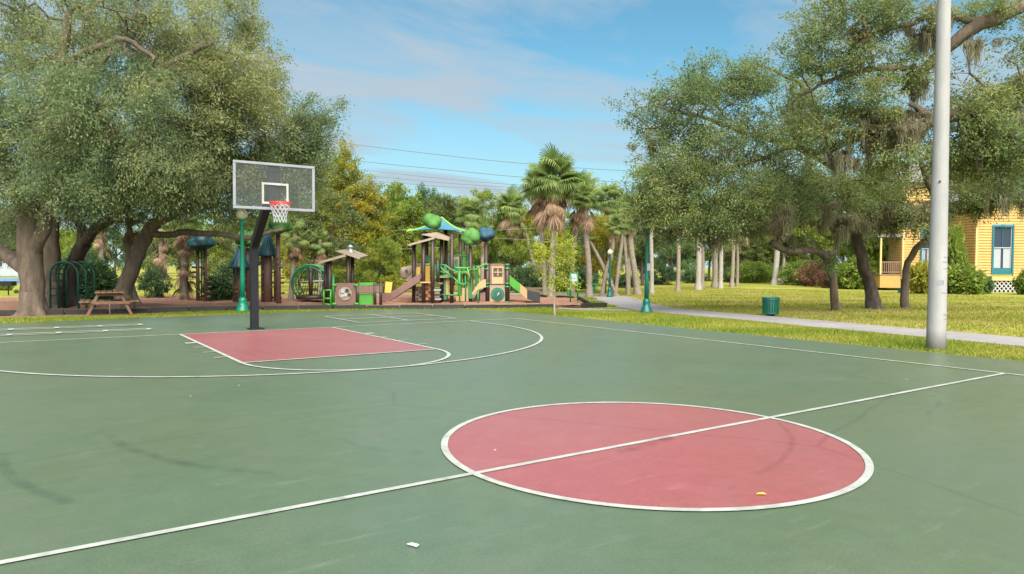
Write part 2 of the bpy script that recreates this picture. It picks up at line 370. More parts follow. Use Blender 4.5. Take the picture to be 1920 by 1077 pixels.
# court slab: back edge just behind the baseline, far corner rounded off
corner = [(9.7, -30), (9.7, 1.2)] + [(6.9+2.8*math.cos(a), 2.1+3.9*math.sin(a)) for a in np.linspace(.0, math.pi/2, 9)][1:] + [(4.2, 6.5), (1.4, 6.45), (-2.1, 6.2), (-5.4, 5.8), (-14, 5.6), (-14, -30)]
court = sheet('court', corner, 0, 'court_green', thick=.06)
tag(court, 'green painted basketball court with red lane and centre circle', 'court', kind='structure')
lane = sheet('lane_paint', [(-LW, -FTL), (LW, -FTL), (LW, 0), (-LW, 0)], .004, 'court_red', court)
ca = np.linspace(0, 2*math.pi, 97)[:-1]
sheet('circle_paint', [(CRAD*math.cos(a), -CL+CRAD*math.sin(a)) for a in ca], .004, 'court_red', court)
lz = [.008]
def strip(pts, wd, name='court_line', closed=False, mat='white_paint', z=None):
    if z is None: lz[0] += .0004; z = lz[0]
    P = [np.array(p, float) for p in pts]; n = len(P); v = []; f = []
    for i in range(n):
        a = P[(i-1) % n] if (closed or i) else P[i]; b = P[(i+1) % n] if (closed or i < n-1) else P[i]
        t = (b-a)/np.linalg.norm(b-a); nn = np.array([-t[1], t[0]])*wd/2
        v += [(*(P[i]+nn), z), (*(P[i]-nn), z)]
    for i in range(n if closed else n-1): j = (i+1) % n; f.append((2*i, 2*i+1, 2*j+1, 2*j))
    return MB().add(v, f).build(name, mat, court)
W5 = .068
strip([(-CW, 0), (CW, 0)], W5); strip([(CW, .027), (CW, -28)], W5); strip([(-CW, .027), (-CW, -28)], W5)
strip([(-CW, -CL), (CW, -CL)], .06)
strip([(CRAD*math.cos(a), -CL+CRAD*math.sin(a)) for a in ca], .062, closed=True)
strip([(-LW, 0), (-LW, -FTL)], W5); strip([(LW, 0), (LW, -FTL)], W5); strip([(-LW, -FTL), (LW, -FTL)], W5)
strip([(LW*math.cos(a), -FTL-LW*math.sin(a)) for a in np.linspace(0, math.pi, 41)], W5)
strip([(R3, 0)] + [(R3*math.cos(a), -RB-R3*math.sin(a)) for a in np.linspace(0, math.pi, 81)] + [(-R3, 0)], W5)
for sx in (-1, 1):
    for k, (yy, ww) in enumerate(((-2.15, .20), (-3.06, .05), (-3.98, .05), (-4.88, .05))):
        strip([(sx*(LW+.03), yy), (sx*(LW+.25), yy)], ww, 'lane_mark')
# four-square grid and the ladder game behind the baseline
for a, b in (((3, 1), (3, 3.85)), ((3, 1), (6.15, 1)), ((6.15, 1), (6.15, 3.85)), ((3, 3.85), (6.15, 3.85)), ((4.55, 1), (4.55, 3.85)), ((3, 2.4), (6.15, 2.4))):
    strip([a, b], .065, 'game_line')
for yy in (1.62, 1.97, 3.2, 3.55):
    strip([(-2.26, yy), (-9.5, yy)], .085, 'game_line')
for k in range(8):
    for y0 in (1.62, 3.2):
        strip([(-2.26-.95*k, y0-.02), (-2.26-.95*k, y0+.37)], .11, 'game_mark')
# rubber skid marks left by wheels
def skidmat(name, c):
    m = bpy.data.materials.new(name); m.use_nodes = True; t = m.node_tree; b = t.nodes['Principled BSDF']; b.inputs['Base Color'].default_value = (*c, 1); b.inputs['Roughness'].default_value = .7
    n = t.nodes.new('ShaderNodeTexNoise'); n.inputs['Scale'].default_value = 5; n.inputs['Detail'].default_value = 8
    co = t.nodes.new('ShaderNodeTexCoord'); t.links.new(co.outputs['Object'], n.inputs[0])
    r = t.nodes.new('ShaderNodeValToRGB'); r.color_ramp.elements[0].position = .35; r.color_ramp.elements[0].color = (0, 0, 0, 1); r.color_ramp.elements[1].position = .8; r.color_ramp.elements[1].color = (.42, .42, .42, 1)
    t.links.new(n.outputs[0], r.inputs[0]); tr = t.nodes.new('ShaderNodeBsdfTransparent'); ms = t.nodes.new('ShaderNodeMixShader')
    t.links.new(r.outputs[0], ms.inputs[0]); t.links.new(tr.outputs[0], ms.inputs[1]); t.links.new(b.outputs[0], ms.inputs[2]); t.links.new(ms.outputs[0], t.nodes['Material Output'].inputs[0]); M[name] = m
skidmat('skid', (.035, .06, .045)); skidmat('skid_red', (.16, .05, .055))
def skid(pix, wd, mat='skid'):
    P = np.array([G(*q)[:2] for q in pix]); tt = np.linspace(0, len(P)-1, 28); out = []
    for t in tt:
        i = min(int(t), len(P)-2); a = t-i; p0 = P[max(i-1, 0)]; p1 = P[i]; p2 = P[i+1]; p3 = P[min(i+2, len(P)-1)]
        out.append(.5*((2*p1)+(-p0+p2)*a+(2*p0-5*p1+4*p2-p3)*a*a+(-p0+3*p1-3*p2+p3)*a**3))
    lz[0] += .0004; strip(out, wd, 'skid_mark', mat=mat, z=.005+lz[0]-.008)
skid([(203, 818), (240, 842), (330, 868), (420, 882), (510, 891)], .09)
skid([(6, 850), (10, 885), (50, 915), (130, 945)], .09); skid([(640, 828), (710, 846), (800, 850)], .03)
skid([(1462, 795), (1487, 825), (1470, 862), (1420, 892)], .05, 'skid_red'); skid([(1160, 850), (1210, 838), (1260, 822)], .10, 'skid_red')
skid([(1310, 728), (1350, 736), (1368, 741)], .03); skid([(1740, 778), (1762, 760), (1750, 745)], .04)

# path: a concrete walk in slabs
def smooth(P, n):
    P = np.array(P, float); out = []
    for t in np.linspace(0, len(P)-1, n):
        i = min(int(t), len(P)-2); a = t-i; p0 = P[max(i-1, 0)]; p1 = P[i]; p2 = P[i+1]; p3 = P[min(i+2, len(P)-1)]
        out.append(.5*((2*p1)+(-p0+p2)*a+(2*p0-5*p1+4*p2-p3)*a*a+(-p0+3*p1-3*p2+p3)*a**3))
    return np.array(out)
path_root = empty('path', (0, 0, 0), 0, 'pale grey concrete walk curving past the light pole and trash can', 'path'); path_root['kind'] = 'structure'
def slabs(P, wd, z=0., step=1.5):
    seg = np.linalg.norm(np.diff(P, axis=0), axis=1); s = np.concatenate([[0], np.cumsum(seg)]); n = int(s[-1]/step)
    def edge(u):
        c = np.array([np.interp(u, s, P[:, 0]), np.interp(u, s, P[:, 1])]); d = np.array([np.interp(u+.05, s, P[:, 0]), np.interp(u+.05, s, P[:, 1])])-np.array([np.interp(u-.05, s, P[:, 0]), np.interp(u-.05, s, P[:, 1])])
        d /= np.linalg.norm(d)+1e-9; nn = np.array([-d[1], d[0]]); ww = np.interp(u, s, wd) if hasattr(wd, '__len__') else wd; return c+nn*ww/2, c-nn*ww/2
    for k in range(n):
        u0, u1 = k*step+.008+.05, (k+1)*step-.008+.05; a, b = edge(u0); c, d = edge(u1)
        zz = z + random.uniform(-.004, .004)
        MB().prism([(*a, zz-.05), (*b, zz-.05), (*d, zz-.05), (*c, zz-.05)], (0, 0, .05)).build('slab', 'path', path_root)
P1 = smooth([(12.2, -20), (13.2, -14.5), (13.75, -10.6), (14.15, -7), (14.7, -3.5), (15.0, .0), (15.75, 2.3), (17.5, 5.6), (20.1, 9.3), (21.6, 12.5), (20.4, 16), (16.5, 18), (11, 20)], 120)
slabs(P1, np.interp(P1[:, 1], [-20, -8, 0, 3, 9.3, 20], [2.1, 2.1, 2.2, 2.1, 2.7, 2.2]))
P2 = smooth([(12.3, 4.1), (13.2, 2.5), (14.3, 1.0)], 30); slabs(P2, 1.0, -.012)

# playground bed of red mulch behind a black border
bed = [(-16, 10.6), (-9, 10.0), (-5.49, 9.6), (-2.6, 9.1), (1.54, 8.55), (5.89, 6.95), (9.51, 5.2), (12.35, 4.3), (14.0, 3.9), (17.2, 8.4), (17.5, 12), (13, 17), (4, 21), (-6, 22), (-16, 20)]
def in_poly(x, y, poly):
    r = np.zeros(np.shape(x), bool); n = len(poly); j = n-1
    for i in range(n):
        xi, yi = poly[i]; xj, yj = poly[j]; c = ((yi > y) != (yj > y)) & (x < (xj-xi)*(y-yi)/(yj-yi+1e-12)+xi); r ^= c; j = i
    return r
mx_, my_ = np.meshgrid(np.arange(-16, 18, .35), np.arange(3.5, 22.5, .35))
inside = in_poly(mx_, my_, bed)
def mulch_z(x, y): return .055 + .05*np.sin(x*1.1+.6)*np.sin(y*.9) + .035*np.sin(x*2.9+y*1.7)
mz = mulch_z(mx_, my_) + rng.normal(0, .012, mx_.shape)
mv = np.stack([mx_, my_, mz], -1).reshape(-1, 3); ny_, nx_ = mx_.shape; fs = []
for i in range(ny_-1):
    for j in range(nx_-1):
        if inside[i, j] and inside[i+1, j] and inside[i, j+1] and inside[i+1, j+1]: a = i*nx_+j; fs.append((a, a+1, a+nx_+1, a+nx_))
mulch = link('mulch_bed', npmesh('mulch_bed', mv, np.array(fs), 'mulch', smooth=True), None)
tag(mulch, 'red brown mulch bed under the playground equipment', 'mulch', kind='structure')
sheet('mulch_edge', [(x, y) for x, y in bed], .012, 'mulch', mulch)
# loose mulch apron in front of the border on the left
sheet('mulch_apron', [(-12, 8.7), (-5.4, 8.2), (-2.2, 7.75), (-.6, 7.7), (-.4, 8.85), (-2.6, 9.2), (-5.5, 9.7), (-12, 10.4)], -.018, 'mulch', mulch)
# border timbers, each a length of black plastic
tb = MB().box((0, 0, .06), (1.2, .10, .17)).build('border_timber', 'kerb_black'); used = []
border = empty('playground_border', (1.5, 8.6, 0), 0, 'low black plastic border along the mulch bed', 'border')
def timbers(poly):
    P = np.array(poly); seg = np.linalg.norm(np.diff(P, axis=0), axis=1); s = np.concatenate([[0], np.cumsum(seg)])
    for k in range(int(s[-1]/1.23)+1):
        u = (k+.5)*1.23; x, y = np.interp(u, s, P[:, 0]), np.interp(u, s, P[:, 1]); x2, y2 = np.interp(u+.1, s, P[:, 0]), np.interp(u+.1, s, P[:, 1]); x1, y1 = np.interp(u-.1, s, P[:, 0]), np.interp(u-.1, s, P[:, 1])
        o = tb if not used else tb.copy()
        if used: col.objects.link(o)
        used.append(o); o.parent = border; o.location = (x-1.5, y-8.6, random.uniform(-.015, .015)); o.rotation_euler = (random.uniform(-.03, .03), 0, math.atan2(y2-y1, x2-x1))
timbers(bed[0:8]); timbers([(14.1, 3.8), (17.3, 8.4), (17.5, 12)])
timbers([(13.55, 3.85), (14.2, 3.75)])

# bare sandy soil along the slab edge and round the oak feet
pm('soil', (.24, .16, .085), (.15, .12, .04), 5, 1, 1, 30, detail=10)
def patch(name, pts, z=-.031):
    n = len(pts); c = np.mean(pts, 0); out = []
    for i in range(n):
        a, b = np.array(pts[i]), np.array(pts[(i+1) % n])
        for t in np.linspace(0, 1, 14)[:-1]: p = a*(1-t)+b*t; out.append(tuple(p+rng.normal(0, .05, 2)))
    return sheet(name, out, z, 'soil', ground)
patch('soil_strip', [(9.6, -20), (10.05, -20), (10.0, -12), (10.1, -6), (9.95, -1), (9.6, 2)])
for c, rx, ry in ((G(1600, 580), 2.4, .7), (G(1450, 593), .5, .35), (G(1540, 588), 1.2, .4), (G(1390, 566), 1.6, .5), (G(1560, 600), 1.3, .3), (G(1300, 556), 3, .6), (G(1860, 575), 2.2, .5)):
    patch('soil_patch', [(c[0]+rx*math.cos(a)*hu_[0]-ry*math.sin(a)*hu_[1], c[1]+rx*math.cos(a)*hu_[1]+ry*math.sin(a)*hu_[0]) for hu_ in [(math.cos(PAN), -math.sin(PAN))] for a in np.linspace(0, 6.283, 9)[:-1]])
# grass blades where single blades still show
def blades(n, poly, hmin, hmax, wd, dry=0.):
    P = np.array(poly); lo = P.min(0); hi = P.max(0); x = rng.uniform(lo[0], hi[0], n); y = rng.uniform(lo[1], hi[1], n); k = in_poly(x, y, poly)
    for q in avoid: k &= ~in_poly(x, y, q)
    k &= ~((x < 10.0) & (x > 9.5) & (y < 2) & (rng.uniform(0, 1, n) < .75))
    x, y = x[k], y[k]; m = len(x); h = rng.uniform(hmin, hmax, m)
    patch = .5+.25*np.sin(x*1.3+np.sin(y*.9)*2)+.25*np.sin(y*1.7+x*.6); h *= .7+.6*patch
    a = rng.uniform(0, 6.283, m); lx, ly = rng.normal(0, .45, m)*h, rng.normal(0, .45, m)*h; ww = wd*rng.uniform(.7, 1.3, m)
    b = np.stack([x, y, np.full(m, -.035)], 1); s_ = np.stack([np.cos(a)*ww, np.sin(a)*ww, 0*a], 1); t = b + np.stack([lx, ly, h], 1)
    v = np.stack([b-s_, b+s_, t], 1).reshape(-1, 3); c = np.clip(.55*(1-patch)+.2+dry+.3*dry*np.sin(x*.45+1.3*np.sin(y*.37))+rng.normal(0, .2, m), 0, 1)
    return v, np.repeat(c, 3)
pb = np.array([np.interp(np.arange(-20, 20), P1[:85, 1], P1[:85, 0])]).ravel()
path_poly = [(x-1.08, y) for x, y in P1[:88:4]] + [(x+1.08, y) for x, y in P1[:88:4]][::-1]
spur_poly = [(11.9, 3.9), (12.7, 2.2), (13.8, .6), (14.9, 1.4), (13.6, 3), (12.7, 4.3)]
avoid = [path_poly, bed, corner, spur_poly]
bl = [blades(200000, [(9.66, -17), (13.2, -17), (13.5, -9), (14.4, 0), (14.6, 2), (12.4, 4.4), (9.5, 5.1), (7, 6.2), (8.5, 5.5), (9.4, 3.6), (9.68, 1.5)], .04, .085, .009),
      blades(60000, [(-9, 5.6), (-5, 5.8), (1.4, 6.45), (4.2, 6.5), (7, 6.0), (8.6, 5.4), (9.5, 5.0), (5.8, 6.8), (1.6, 8.5), (-2.2, 8.2), (-9, 8.6)], .04, .085, .011),
      blades(170000, [(14.5, -20), (32, -20), (44, 4), (40, 22), (24, 20), (17, 9), (16, 3)], .03, .075, .016, .28),
      blades(26000, [(14.2, 3.9), (16.2, 3.4), (20.5, 10), (18, 14), (17, 8)], .05, .11, .02)]
gv_ = np.concatenate([b[0] for b in bl]); ga = np.concatenate([b[1] for b in bl])
go = link('grass', npmesh('grass', gv_, np.arange(len(gv_)).reshape(-1, 3), 'grass_mat', ga), None); tag(go, 'short green and yellow grass blades beside court and path', 'grass', kind='stuff')

# ================================================================ OBJECTS
# ---- basketball hoop
h = empty('basketball_hoop', (.03, .55, 0), 0, 'black pole basketball hoop with clear backboard and red rim', 'hoop')
def hp(y, z, x=0.): return (x-.03, y-.55, z)
MB().tube([hp(.55, 0), hp(.55, 2.02), hp(.52, 2.12), hp(.42, 2.22), hp(-1.12, 3.42)], [.125]*5, square=True).build('pole', 'black_steel', h)
MB().box((0, 0, .012), (.36, .36, .025)).build('base_plate', 'black_steel', h)
bby = -1.337
mt = MB().box(hp(bby+.10, 3.47), (.26, .09, .98)).build('mount_plate', 'black_steel', h)
for z_ in (3.08, 3.82): MB().box(hp(bby+.05, z_), (.9, .03, .05)).build('mount_bracket', 'black_steel', mt)
bb = MB().box(hp(bby, 3.44), (1.80, .012, 1.02)).build('backboard', 'clear_board', h)
fr = MB()
for x_, z_, sx, sz in ((0, 2.93, 1.86, .062), (0, 3.95, 1.86, .062)): fr.box(hp(bby, z_), (sx, .04, sz))
for x_ in (-.9, .9): fr.box(hp(bby, 3.44, x_), (.062, .038, .958))
pm('board_frame_grey', (0.216, 0.2295, 0.252), (0.18, 0.1935, 0.2115), 3, .4); fr.build('board_frame', 'board_frame_grey', bb)
tg = MB()
for z_ in (3.06, 3.50): tg.box(hp(bby-.010, z_), (.61, .006, .05))
for x_ in (-.28, .28): tg.box(hp(bby-.010, 3.28, x_), (.05, .005, .39))
tg.build('target_square', 'white_paint', bb)
rc = (0., -1.717); ring = [hp(rc[1]+.229*math.sin(a), 3.05, .229*math.cos(a)) for a in np.linspace(0, 2*math.pi, 33)]
rim = MB().tube(ring, .014, 7, cap=False).build('rim', 'rim_red', h)
MB().box(hp(-1.40, 3.05), (.16, .17, .02)).box(hp(bby-.02, 3.03), (.17, .02, .13)).build('rim_bracket', 'rim_red', rim)
rb_ = MB()
for a in np.linspace(0, 2*math.pi, 13)[:-1]: rb_.tube([hp(rc[1]+.235*math.sin(a), 3.04, .235*math.cos(a)), hp(rc[1]+.245*math.sin(a+.1), 3.0, .245*math.cos(a+.1))], .007, 4)
rb_.tube([hp(rc[1]+.236*math.sin(a), 3.01, .236*math.cos(a)) for a in np.linspace(0, 2*math.pi, 25)], .008, 5, cap=False).build('net_hook', 'rim_red', rim)
net = MB(); rad = [.232, .205, .175, .15, .138, .142]; zz = [3.02, 2.94, 2.86, 2.78, 2.70, 2.60]
for k in range(12):
    for sg in (1, -1):
        net.tube([hp(rc[1]+rad[i]*math.sin((k+sg*i*.5)*math.pi/6), zz[i], rad[i]*math.cos((k+sg*i*.5)*math.pi/6)) for i in range(6)], .0065, 4, cap=False)
net.build('net', 'net_white', h)

# ---- park lamps
def lamp(loc, H, mat, label, group='green park lamps', plate=False):
    t = empty('park_lamp', loc, 0, label, 'lamp', group); k = H/3.62
    MB().lathe([(.235*k, 0), (.235*k, .05), (.20*k, .09), (.21*k, .13), (.155*k, .19), (.135*k, .36), (.15*k, .40), (.105*k, .46), (.092*k, .50)], 20).build('base', mat, t)
    MB().lathe([(.09*k, .49), (.082*k, 1.2), (.062*k, H-.50*k), (.085*k, H-.46*k), (.10*k, H-.43*k), (.13*k, H-.40*k), (.13*k, H-.385*k)], 16).build('pole', mat, t)
    MB().ball((0, 0, H-.21*k), (.20*k, .20*k, .20*k), 20, 12).build('globe', 'globe', t)
    MB().lathe([(.10*k, H-.045*k), (.09*k, H-.01*k), (.03*k, H+.02*k), (.03*k, H+.05*k), (.005, H+.08*k)], 12).build('cap', 'grey_metal', t)
    if plate: MB().box((.0, -.10*k, 1.62), (.15, .012, .26)).build('notice', 'white_metal', t)
    return t
lamp(G(455, 584), 3.62, 'emerald', 'bright emerald lamp post with globe left of basketball hoop')
lamp(G(1212, 586), 3.35, 'teal_green', 'dark teal lamp post at path bend with small white notice', plate=True)
lamp(G(1143, 557), 2.55, 'teal_green', 'teal lamp post at far bend of path among palm trunks')
lamp(at(1116, 48), 2.0, 'emerald', 'smallest green lamp post far back in shade of palms')

# ---- concrete light pole
lp = empty('light_pole', (*G(1755, 655)[:2], -.04), 0, 'tall tapered pale concrete light pole on grass verge', 'light pole')
top = V(1771, -40, 14.25)-np.array(lp.location)
pr = MB(); nseg = 24; PP = []; RR = []
for i in range(nseg+1):
    t = i/nseg; PP.append(tuple(top*t*1.45)); RR.append(.178-.058*t*1.45)
pr.tube(PP, RR, 28).build('shaft', 'concrete_pole', lp)
def on_pole(z_, ang, hgt, wd, mat, name):
    t = z_/(top[2]); c = top*t; v = []; f = []; n = 6
    for i in range(n+1):
        for j in range(2):
            zz_ = z_+(j-.5)*hgt; r_ = .178-.058*zz_/top[2]+.002; a = ang+(i/n-.5)*wd/r_; v.append((c[0]+r_*math.cos(a), c[1]+r_*math.sin(a), zz_))
    for i in range(n): f.append((2*i, 2*i+2, 2*i+3, 2*i+1))
    MB().add(v, f).build(name, mat, lp)
va = math.atan2(CAM[1]-lp.location[1], CAM[0]-lp.location[0])
for k, (py, da, hh, ww) in enumerate(((527, .35, .10, .13), (500, .95, .02, .12), (488, .9, .025, .14), (479, 1.0, .02, .12), (546, .75, .02, .12), (587, .95, .025, .07), (595, 1.0, .02, .06))):
    on_pole(float(V(1758, py, 14.1)[2]), va+da, hh, ww, 'sticker', 'sticker_remnant')
bz = MB()
for z_ in (3.4,): bz.tube([(top[0]*z_/top[2]+.16*math.cos(va), top[1]*z_/top[2]+.16*math.sin(va), z_), (top[0]*z_/top[2]+.18*math.cos(va), top[1]*z_/top[2]+.18*math.sin(va), z_)], .02, 8)
bz.build('bolt', 'black_steel', lp)

# ---- trash can of upright slats
tc_ = empty('trash_can', G(1445, 592), 0, 'dark green slatted trash can beside the path', 'trash can')
MB().lathe([(.21, .04), (.22, .10), (.255, .56), (.25, .57), (.20, .57), (.18, .06)], 20).build('liner', 'dark_green', tc_)
for z_, r_ in ((.09, .245), (.545, .275), (.60, .285)):
    MB().tube([(r_*math.cos(a), r_*math.sin(a), z_) for a in np.linspace(0, 2*math.pi, 29)], .02, 6, cap=False).build('hoop_band', 'teal_green', tc_)
for k in range(20):
    a = 2*math.pi*k/20; MB().prism([(.25*math.cos(a-.1), .25*math.sin(a-.1), .06), (.25*math.cos(a+.1), .25*math.sin(a+.1), .06), (.268*math.cos(a+.1), .268*math.sin(a+.1), .06), (.268*math.cos(a-.1), .268*math.sin(a-.1), .06)], (.012*math.cos(a), .012*math.sin(a), .53)).build('slat', 'dark_green', tc_)
MB().lathe([(.13, -.03), (.13, .05)], 12).build('foot', 'black_steel', tc_)

# ---- picnic table (its end towards the camera)
pt = Frame('picnic_table', 206, 592, 'brown wooden picnic table in front of the leaning oak', 'picnic table'); e = pt.e; e.rotation_euler = (0, 0, -PAN+.516); S = pt.S
for k in range(5): MB().box(((k-2)*.165, .75, .73), (.155, 1.7, .045)).build('top_plank', 'wood', e)
for sx in (-1, 1):
    for k in range(2): MB().box((sx*(.62+k*.15), .75, .44), (.14, 1.7, .045)).build('seat_plank', 'wood', e)
    for y_ in (.15, 1.35): MB().box((sx*.46, y_, .35), (.09, .05, .82), ry=-sx*.42*1).build('leg', 'wood', e)
for y_ in (.10, 1.40): MB().box((0, y_, .40), (1.5, .045, .10)).build('seat_support', 'wood', e)
for y_ in (.10, 1.40): MB().box((0, y_+.05, .66), (.74, .045, .09)).build('top_support', 'wood', e)
MB().tube([(0, .3, 0), (0, .5, .65)], .018, 6).build('brace', 'grey_metal', e)

# ---- green steel arch of three hoops
ga_ = Frame('garden_arch', 121, 582, 'dark green tubular steel arch between oak trunks', 'arch'); e = ga_.e
for k, dd in enumerate((0., .3, .62)):
    ox = .10*k; hw = .50; pts = [(-hw+ox, dd, 0), (-hw+ox, dd, 1.25)]+[(ox-hw*math.cos(a), dd, 1.25+.46*math.sin(a)) for a in np.linspace(.15, math.pi-.15, 11)]+[(hw+ox, dd, 1.25), (hw+ox, dd, 0)]
    MB().tube(pts, .038, 8).build('hoop', 'dark_green', e)
for k in range(5):
    for sx in (-1, 1): MB().tube([(sx*.5, 0, .25+.26*k), (sx*.5+.2, .62, .25+.26*k)], .016, 6).build('rung', 'dark_green', e)
for a in (.5, 1.05, 1.57, 2.1, 2.6): MB().tube([(-.5*math.cos(a), 0, 1.25+.46*math.sin(a)), (.2-.5*math.cos(a), .62, 1.25+.46*math.sin(a))], .016, 6).build('rung', 'dark_green', e)

# ---- charcoal grill far left
gr = empty('charcoal_grill', at(15, 37), -PAN, 'black box grill on a thin post beyond the oak trunk', 'grill')
MB().tube([(0, 0, 0), (0, 0, .5)], .03, 8).build('post', 'black_steel', gr); MB().box((0, 0, .6), (.62, .4, .24)).build('firebox', 'black_steel', gr)

# ---- playground tree posts
def blob(parent, c, r, mat, seed, name='treetop'):
    return MB().ball(c, (r[0]*1.08, r[1]*1.08, r[2]*1.08), 44, 28, 13, .06, seed, .45).build(name, mat, parent)
def peg_post(parent, x, y, z1, mat='trunk_brown', r=.085, pegs=7, seed=0):
    rr = random.Random(seed); p = MB().tube([(x, y, 0), (x, y, z1)], [r*1.1, r*.9], 10).build('post', mat, parent)
    for k in range(pegs):
        a = rr.uniform(0, 6.28); z_ = .2+k*.21; MB().tube([(x+.05*math.cos(a), y+.05*math.sin(a), z_), (x+.25*math.cos(a), y+.25*math.sin(a), z_+.02)], [.045, .055], 6).build('step_peg', mat, p)
f = Frame('tree_climber', 377, 566, 'teal treetop climber post left of the emerald lamp', 'climber', z=.05)
peg_post(f.e, -.13, 0, 2.25, r=.075, seed=1); peg_post(f.e, .14, .1, 2.25, r=.075, seed=2); MB().tube([(0, .05, 0), (.02, .05, 2.2)], .04, 8).build('post', 'play_green', f.e)
blob(f.e, (0, .05, 2.45), (.56, .5, .52), 'deep_teal', 3)
f = Frame('tree_climber', 522, 569, 'lime green treetop climber post just right of the hoop pole', 'climber', z=.05)
peg_post(f.e, 0, 0, 2.9, r=.10, seed=4, pegs=9); peg_post(f.e, -.5, .5, 1.4, seed=14, pegs=6); blob(f.e, (.06, 0, 3.08), (.52, .48, .48), 'leaf_green', 6)
f = Frame('tree_climber', 465, 566, 'lime treetop climber post half hidden behind the hoop pole', 'climber', z=.05)
peg_post(f.e, .0, 0, 2.3, r=.09, seed=7); blob(f.e, (-.02, 0, 2.62), (.48, .45, .46), 'leaf_green', 9)
def cone_house(px, py, top_y, bot_y, hw, label, seed):
    f = Frame('tree_house_post', px, py, label, 'play post', z=.05); e = f.e; S = f.S; zt = f.p(px, top_y)[2]; zb = f.p(px, bot_y)[2]; r_ = hw*S
    n = 10; c = MB(); c.lathe([(r_*1.08, zb), (r_*.92, zb+.12), (r_*.62, zb+(zt-zb)*.5), (r_*.36, zb+(zt-zb)*.8), (r_*.16, zt)], n).build('roof', 'deep_teal', e)
    for k in range(n):
        a = 2*math.pi*(k+.5)/n; MB().tube([(r_*1.05*math.cos(a), r_*1.05*math.sin(a), zb+.03), (r_*.6*math.cos(a), r_*.6*math.sin(a), zb+(zt-zb)*.5), (r_*.2*math.cos(a), r_*.2*math.sin(a), zt-.02)], .022, 5).build('roof_rib', 'canopy_blue', e)
    peg_post(e, 0, 0, zb+.1, 'trunk_brown', .18, 8, seed)
    for sx in (-1, 1): MB().tube([(sx*r_*.7, .1, 0), (sx*r_*.7, .1, zb+.1)], .05, 8).build('post', 'trunk_brown', e)
cone_house(502, 568, 437, 481, 17, 'tall play post under a dark teal cone roof beside the hoop pole', 11)
cone_house(451, 566, 462, 504, 20, 'shorter play post under dark teal cone roof behind the emerald lamp', 12)

# ---- dome climber
f = Frame('dome_climber', 585, 565, 'round green net climber with dark floor', 'climber', z=.05); e = f.e; rr_ = 34*f.S; cz_ = f.p(585, 531)[2]
MB().lathe([(rr_*.82, .10), (rr_*.86, .14), (rr_*.86, .24), (rr_*.8, .27)], 26).build('floor', 'post_brown', e)
for y_ in (-.28, .28):
    MB().tube([(rr_*math.cos(a), y_, cz_+rr_*math.sin(a)) for a in np.linspace(-.75, math.pi+.75, 31)], .045, 8).build('arch', 'kelly', e)
    MB().tube([(.87*rr_*math.cos(a), y_*2, cz_+.87*rr_*math.sin(a)) for a in np.linspace(-.75, math.pi+.75, 31)], .03, 6).build('arch', 'dark_green', e)
MB().tube([(.06, -.4, .1), (.06, -.4, cz_+rr_*.95)], .085, 10).build('post', 'post_brown', e)
nt_ = MB()
for k in range(9):
    a = -.5+k*.52; nt_.tube([(rr_*math.cos(a), -.28, cz_+rr_*math.sin(a)), (.87*rr_*math.cos(a+.2), .55, cz_+.87*rr_*math.sin(a+.2))], .022, 5)
for k in range(11):
    x_ = rr_*(-.75+k*.15); nt_.tube([(x_, .35, .25), (x_*.8+.1, .5, cz_+rr_*.72)], .014, 4)
for k in range(6): nt_.tube([(-.8*rr_, .42, .4+k*.22), (.8*rr_, .42, .45+k*.22)], .014, 4)
nt_.build('net', 'play_green', e)
MB().tube([(-.45, -.3, .85), (.6, -.3, .9)], .035, 8).build('hand_rail', 'white_metal', e)

# ---- toddler play set with slanted roofs
f = Frame('toddler_playset', 648, 574, 'brown and green toddler playset with two slanted roof boards', 'playset', z=.05); e = f.e; S = f.S
def post(px, y0, y1, dd=0., r=.065, mat='post_brown', par=None): a = f.p(px, y0, dd); b = f.p(px, y1, dd); return MB().tube([(a[0], a[1], 0), (a[0], a[1], b[2])], r, 10).build('post', mat, par or e)
def quad(name, pts, dd, th, mat, par=None):
    P = [f.p(x_, y_, d_) for (x_, y_), d_ in zip(pts, dd if hasattr(dd, '__len__') else [dd]*len(pts))]; return MB().prism(P, (0, th, 0)).build(name, mat, par or e)
def disc(name, px, py, rpx, dd, mat, par=None, th=.04, n=24):
    c = f.p(px, py, dd); r_ = rpx*f.S; return MB().prism([(c[0]+r_*math.cos(a), c[1], c[2]+r_*math.sin(a)) for a in np.linspace(0, 2*math.pi, n+1)[:-1]], (0, -th, 0)).build(name, mat, par or e)
def bar(name, p0, p1, dd, r, mat, par=None): return MB().tube([f.p(*p0, dd), f.p(*p1, dd)], r, 7).build(name, mat, par or e)
for px, y1, dd in ((611, 490, .9), (618.5, 488, .1), (653, 481, .1), (661, 479, .9)): post(px, 572, y1, dd, .075)
for a, b, c, d, k in (((597, 491), (646, 477), (649, 481), (600, 494.5), 0), ((628, 471), (640, 469), (676, 483), (674, 486.5), 1)):
    P0 = [f.p(*q, -.3) for q in (a, b, c, d)]; MB().prism(P0, (0, 1.5, .10)).build('roof_board', 'roof_tan', e)
cu = f.p(657, 479, .3); MB().lathe([(.16, 0), (.16, .16), (.10, .19), (.10, .30), (.17, .32), (.03, .42)], 12, cu).build('cupola', 'grey_metal', e)
pn = quad('wall_panel', ((629, 573), (667, 573), (667, 531), (629, 531)), 0, .05, 'brown_plastic')
d1 = disc('round_window', 647.5, 551, 12.5, -.01, 'stone_tan', pn)
for k, (x_, y_, r_) in enumerate(((643, 546, 4), (651, 545, 3.4), (648, 553, 3.6), (655, 553, 3), (642, 555, 3))): disc('knob', x_, y_, r_, -.06, 'rubber_black' if k % 2 else 'white_metal', pn, .03, 12)
for px, y1 in ((670, 530), (703, 531), (714, 529)): post(px, 573, y1, 0, .06)
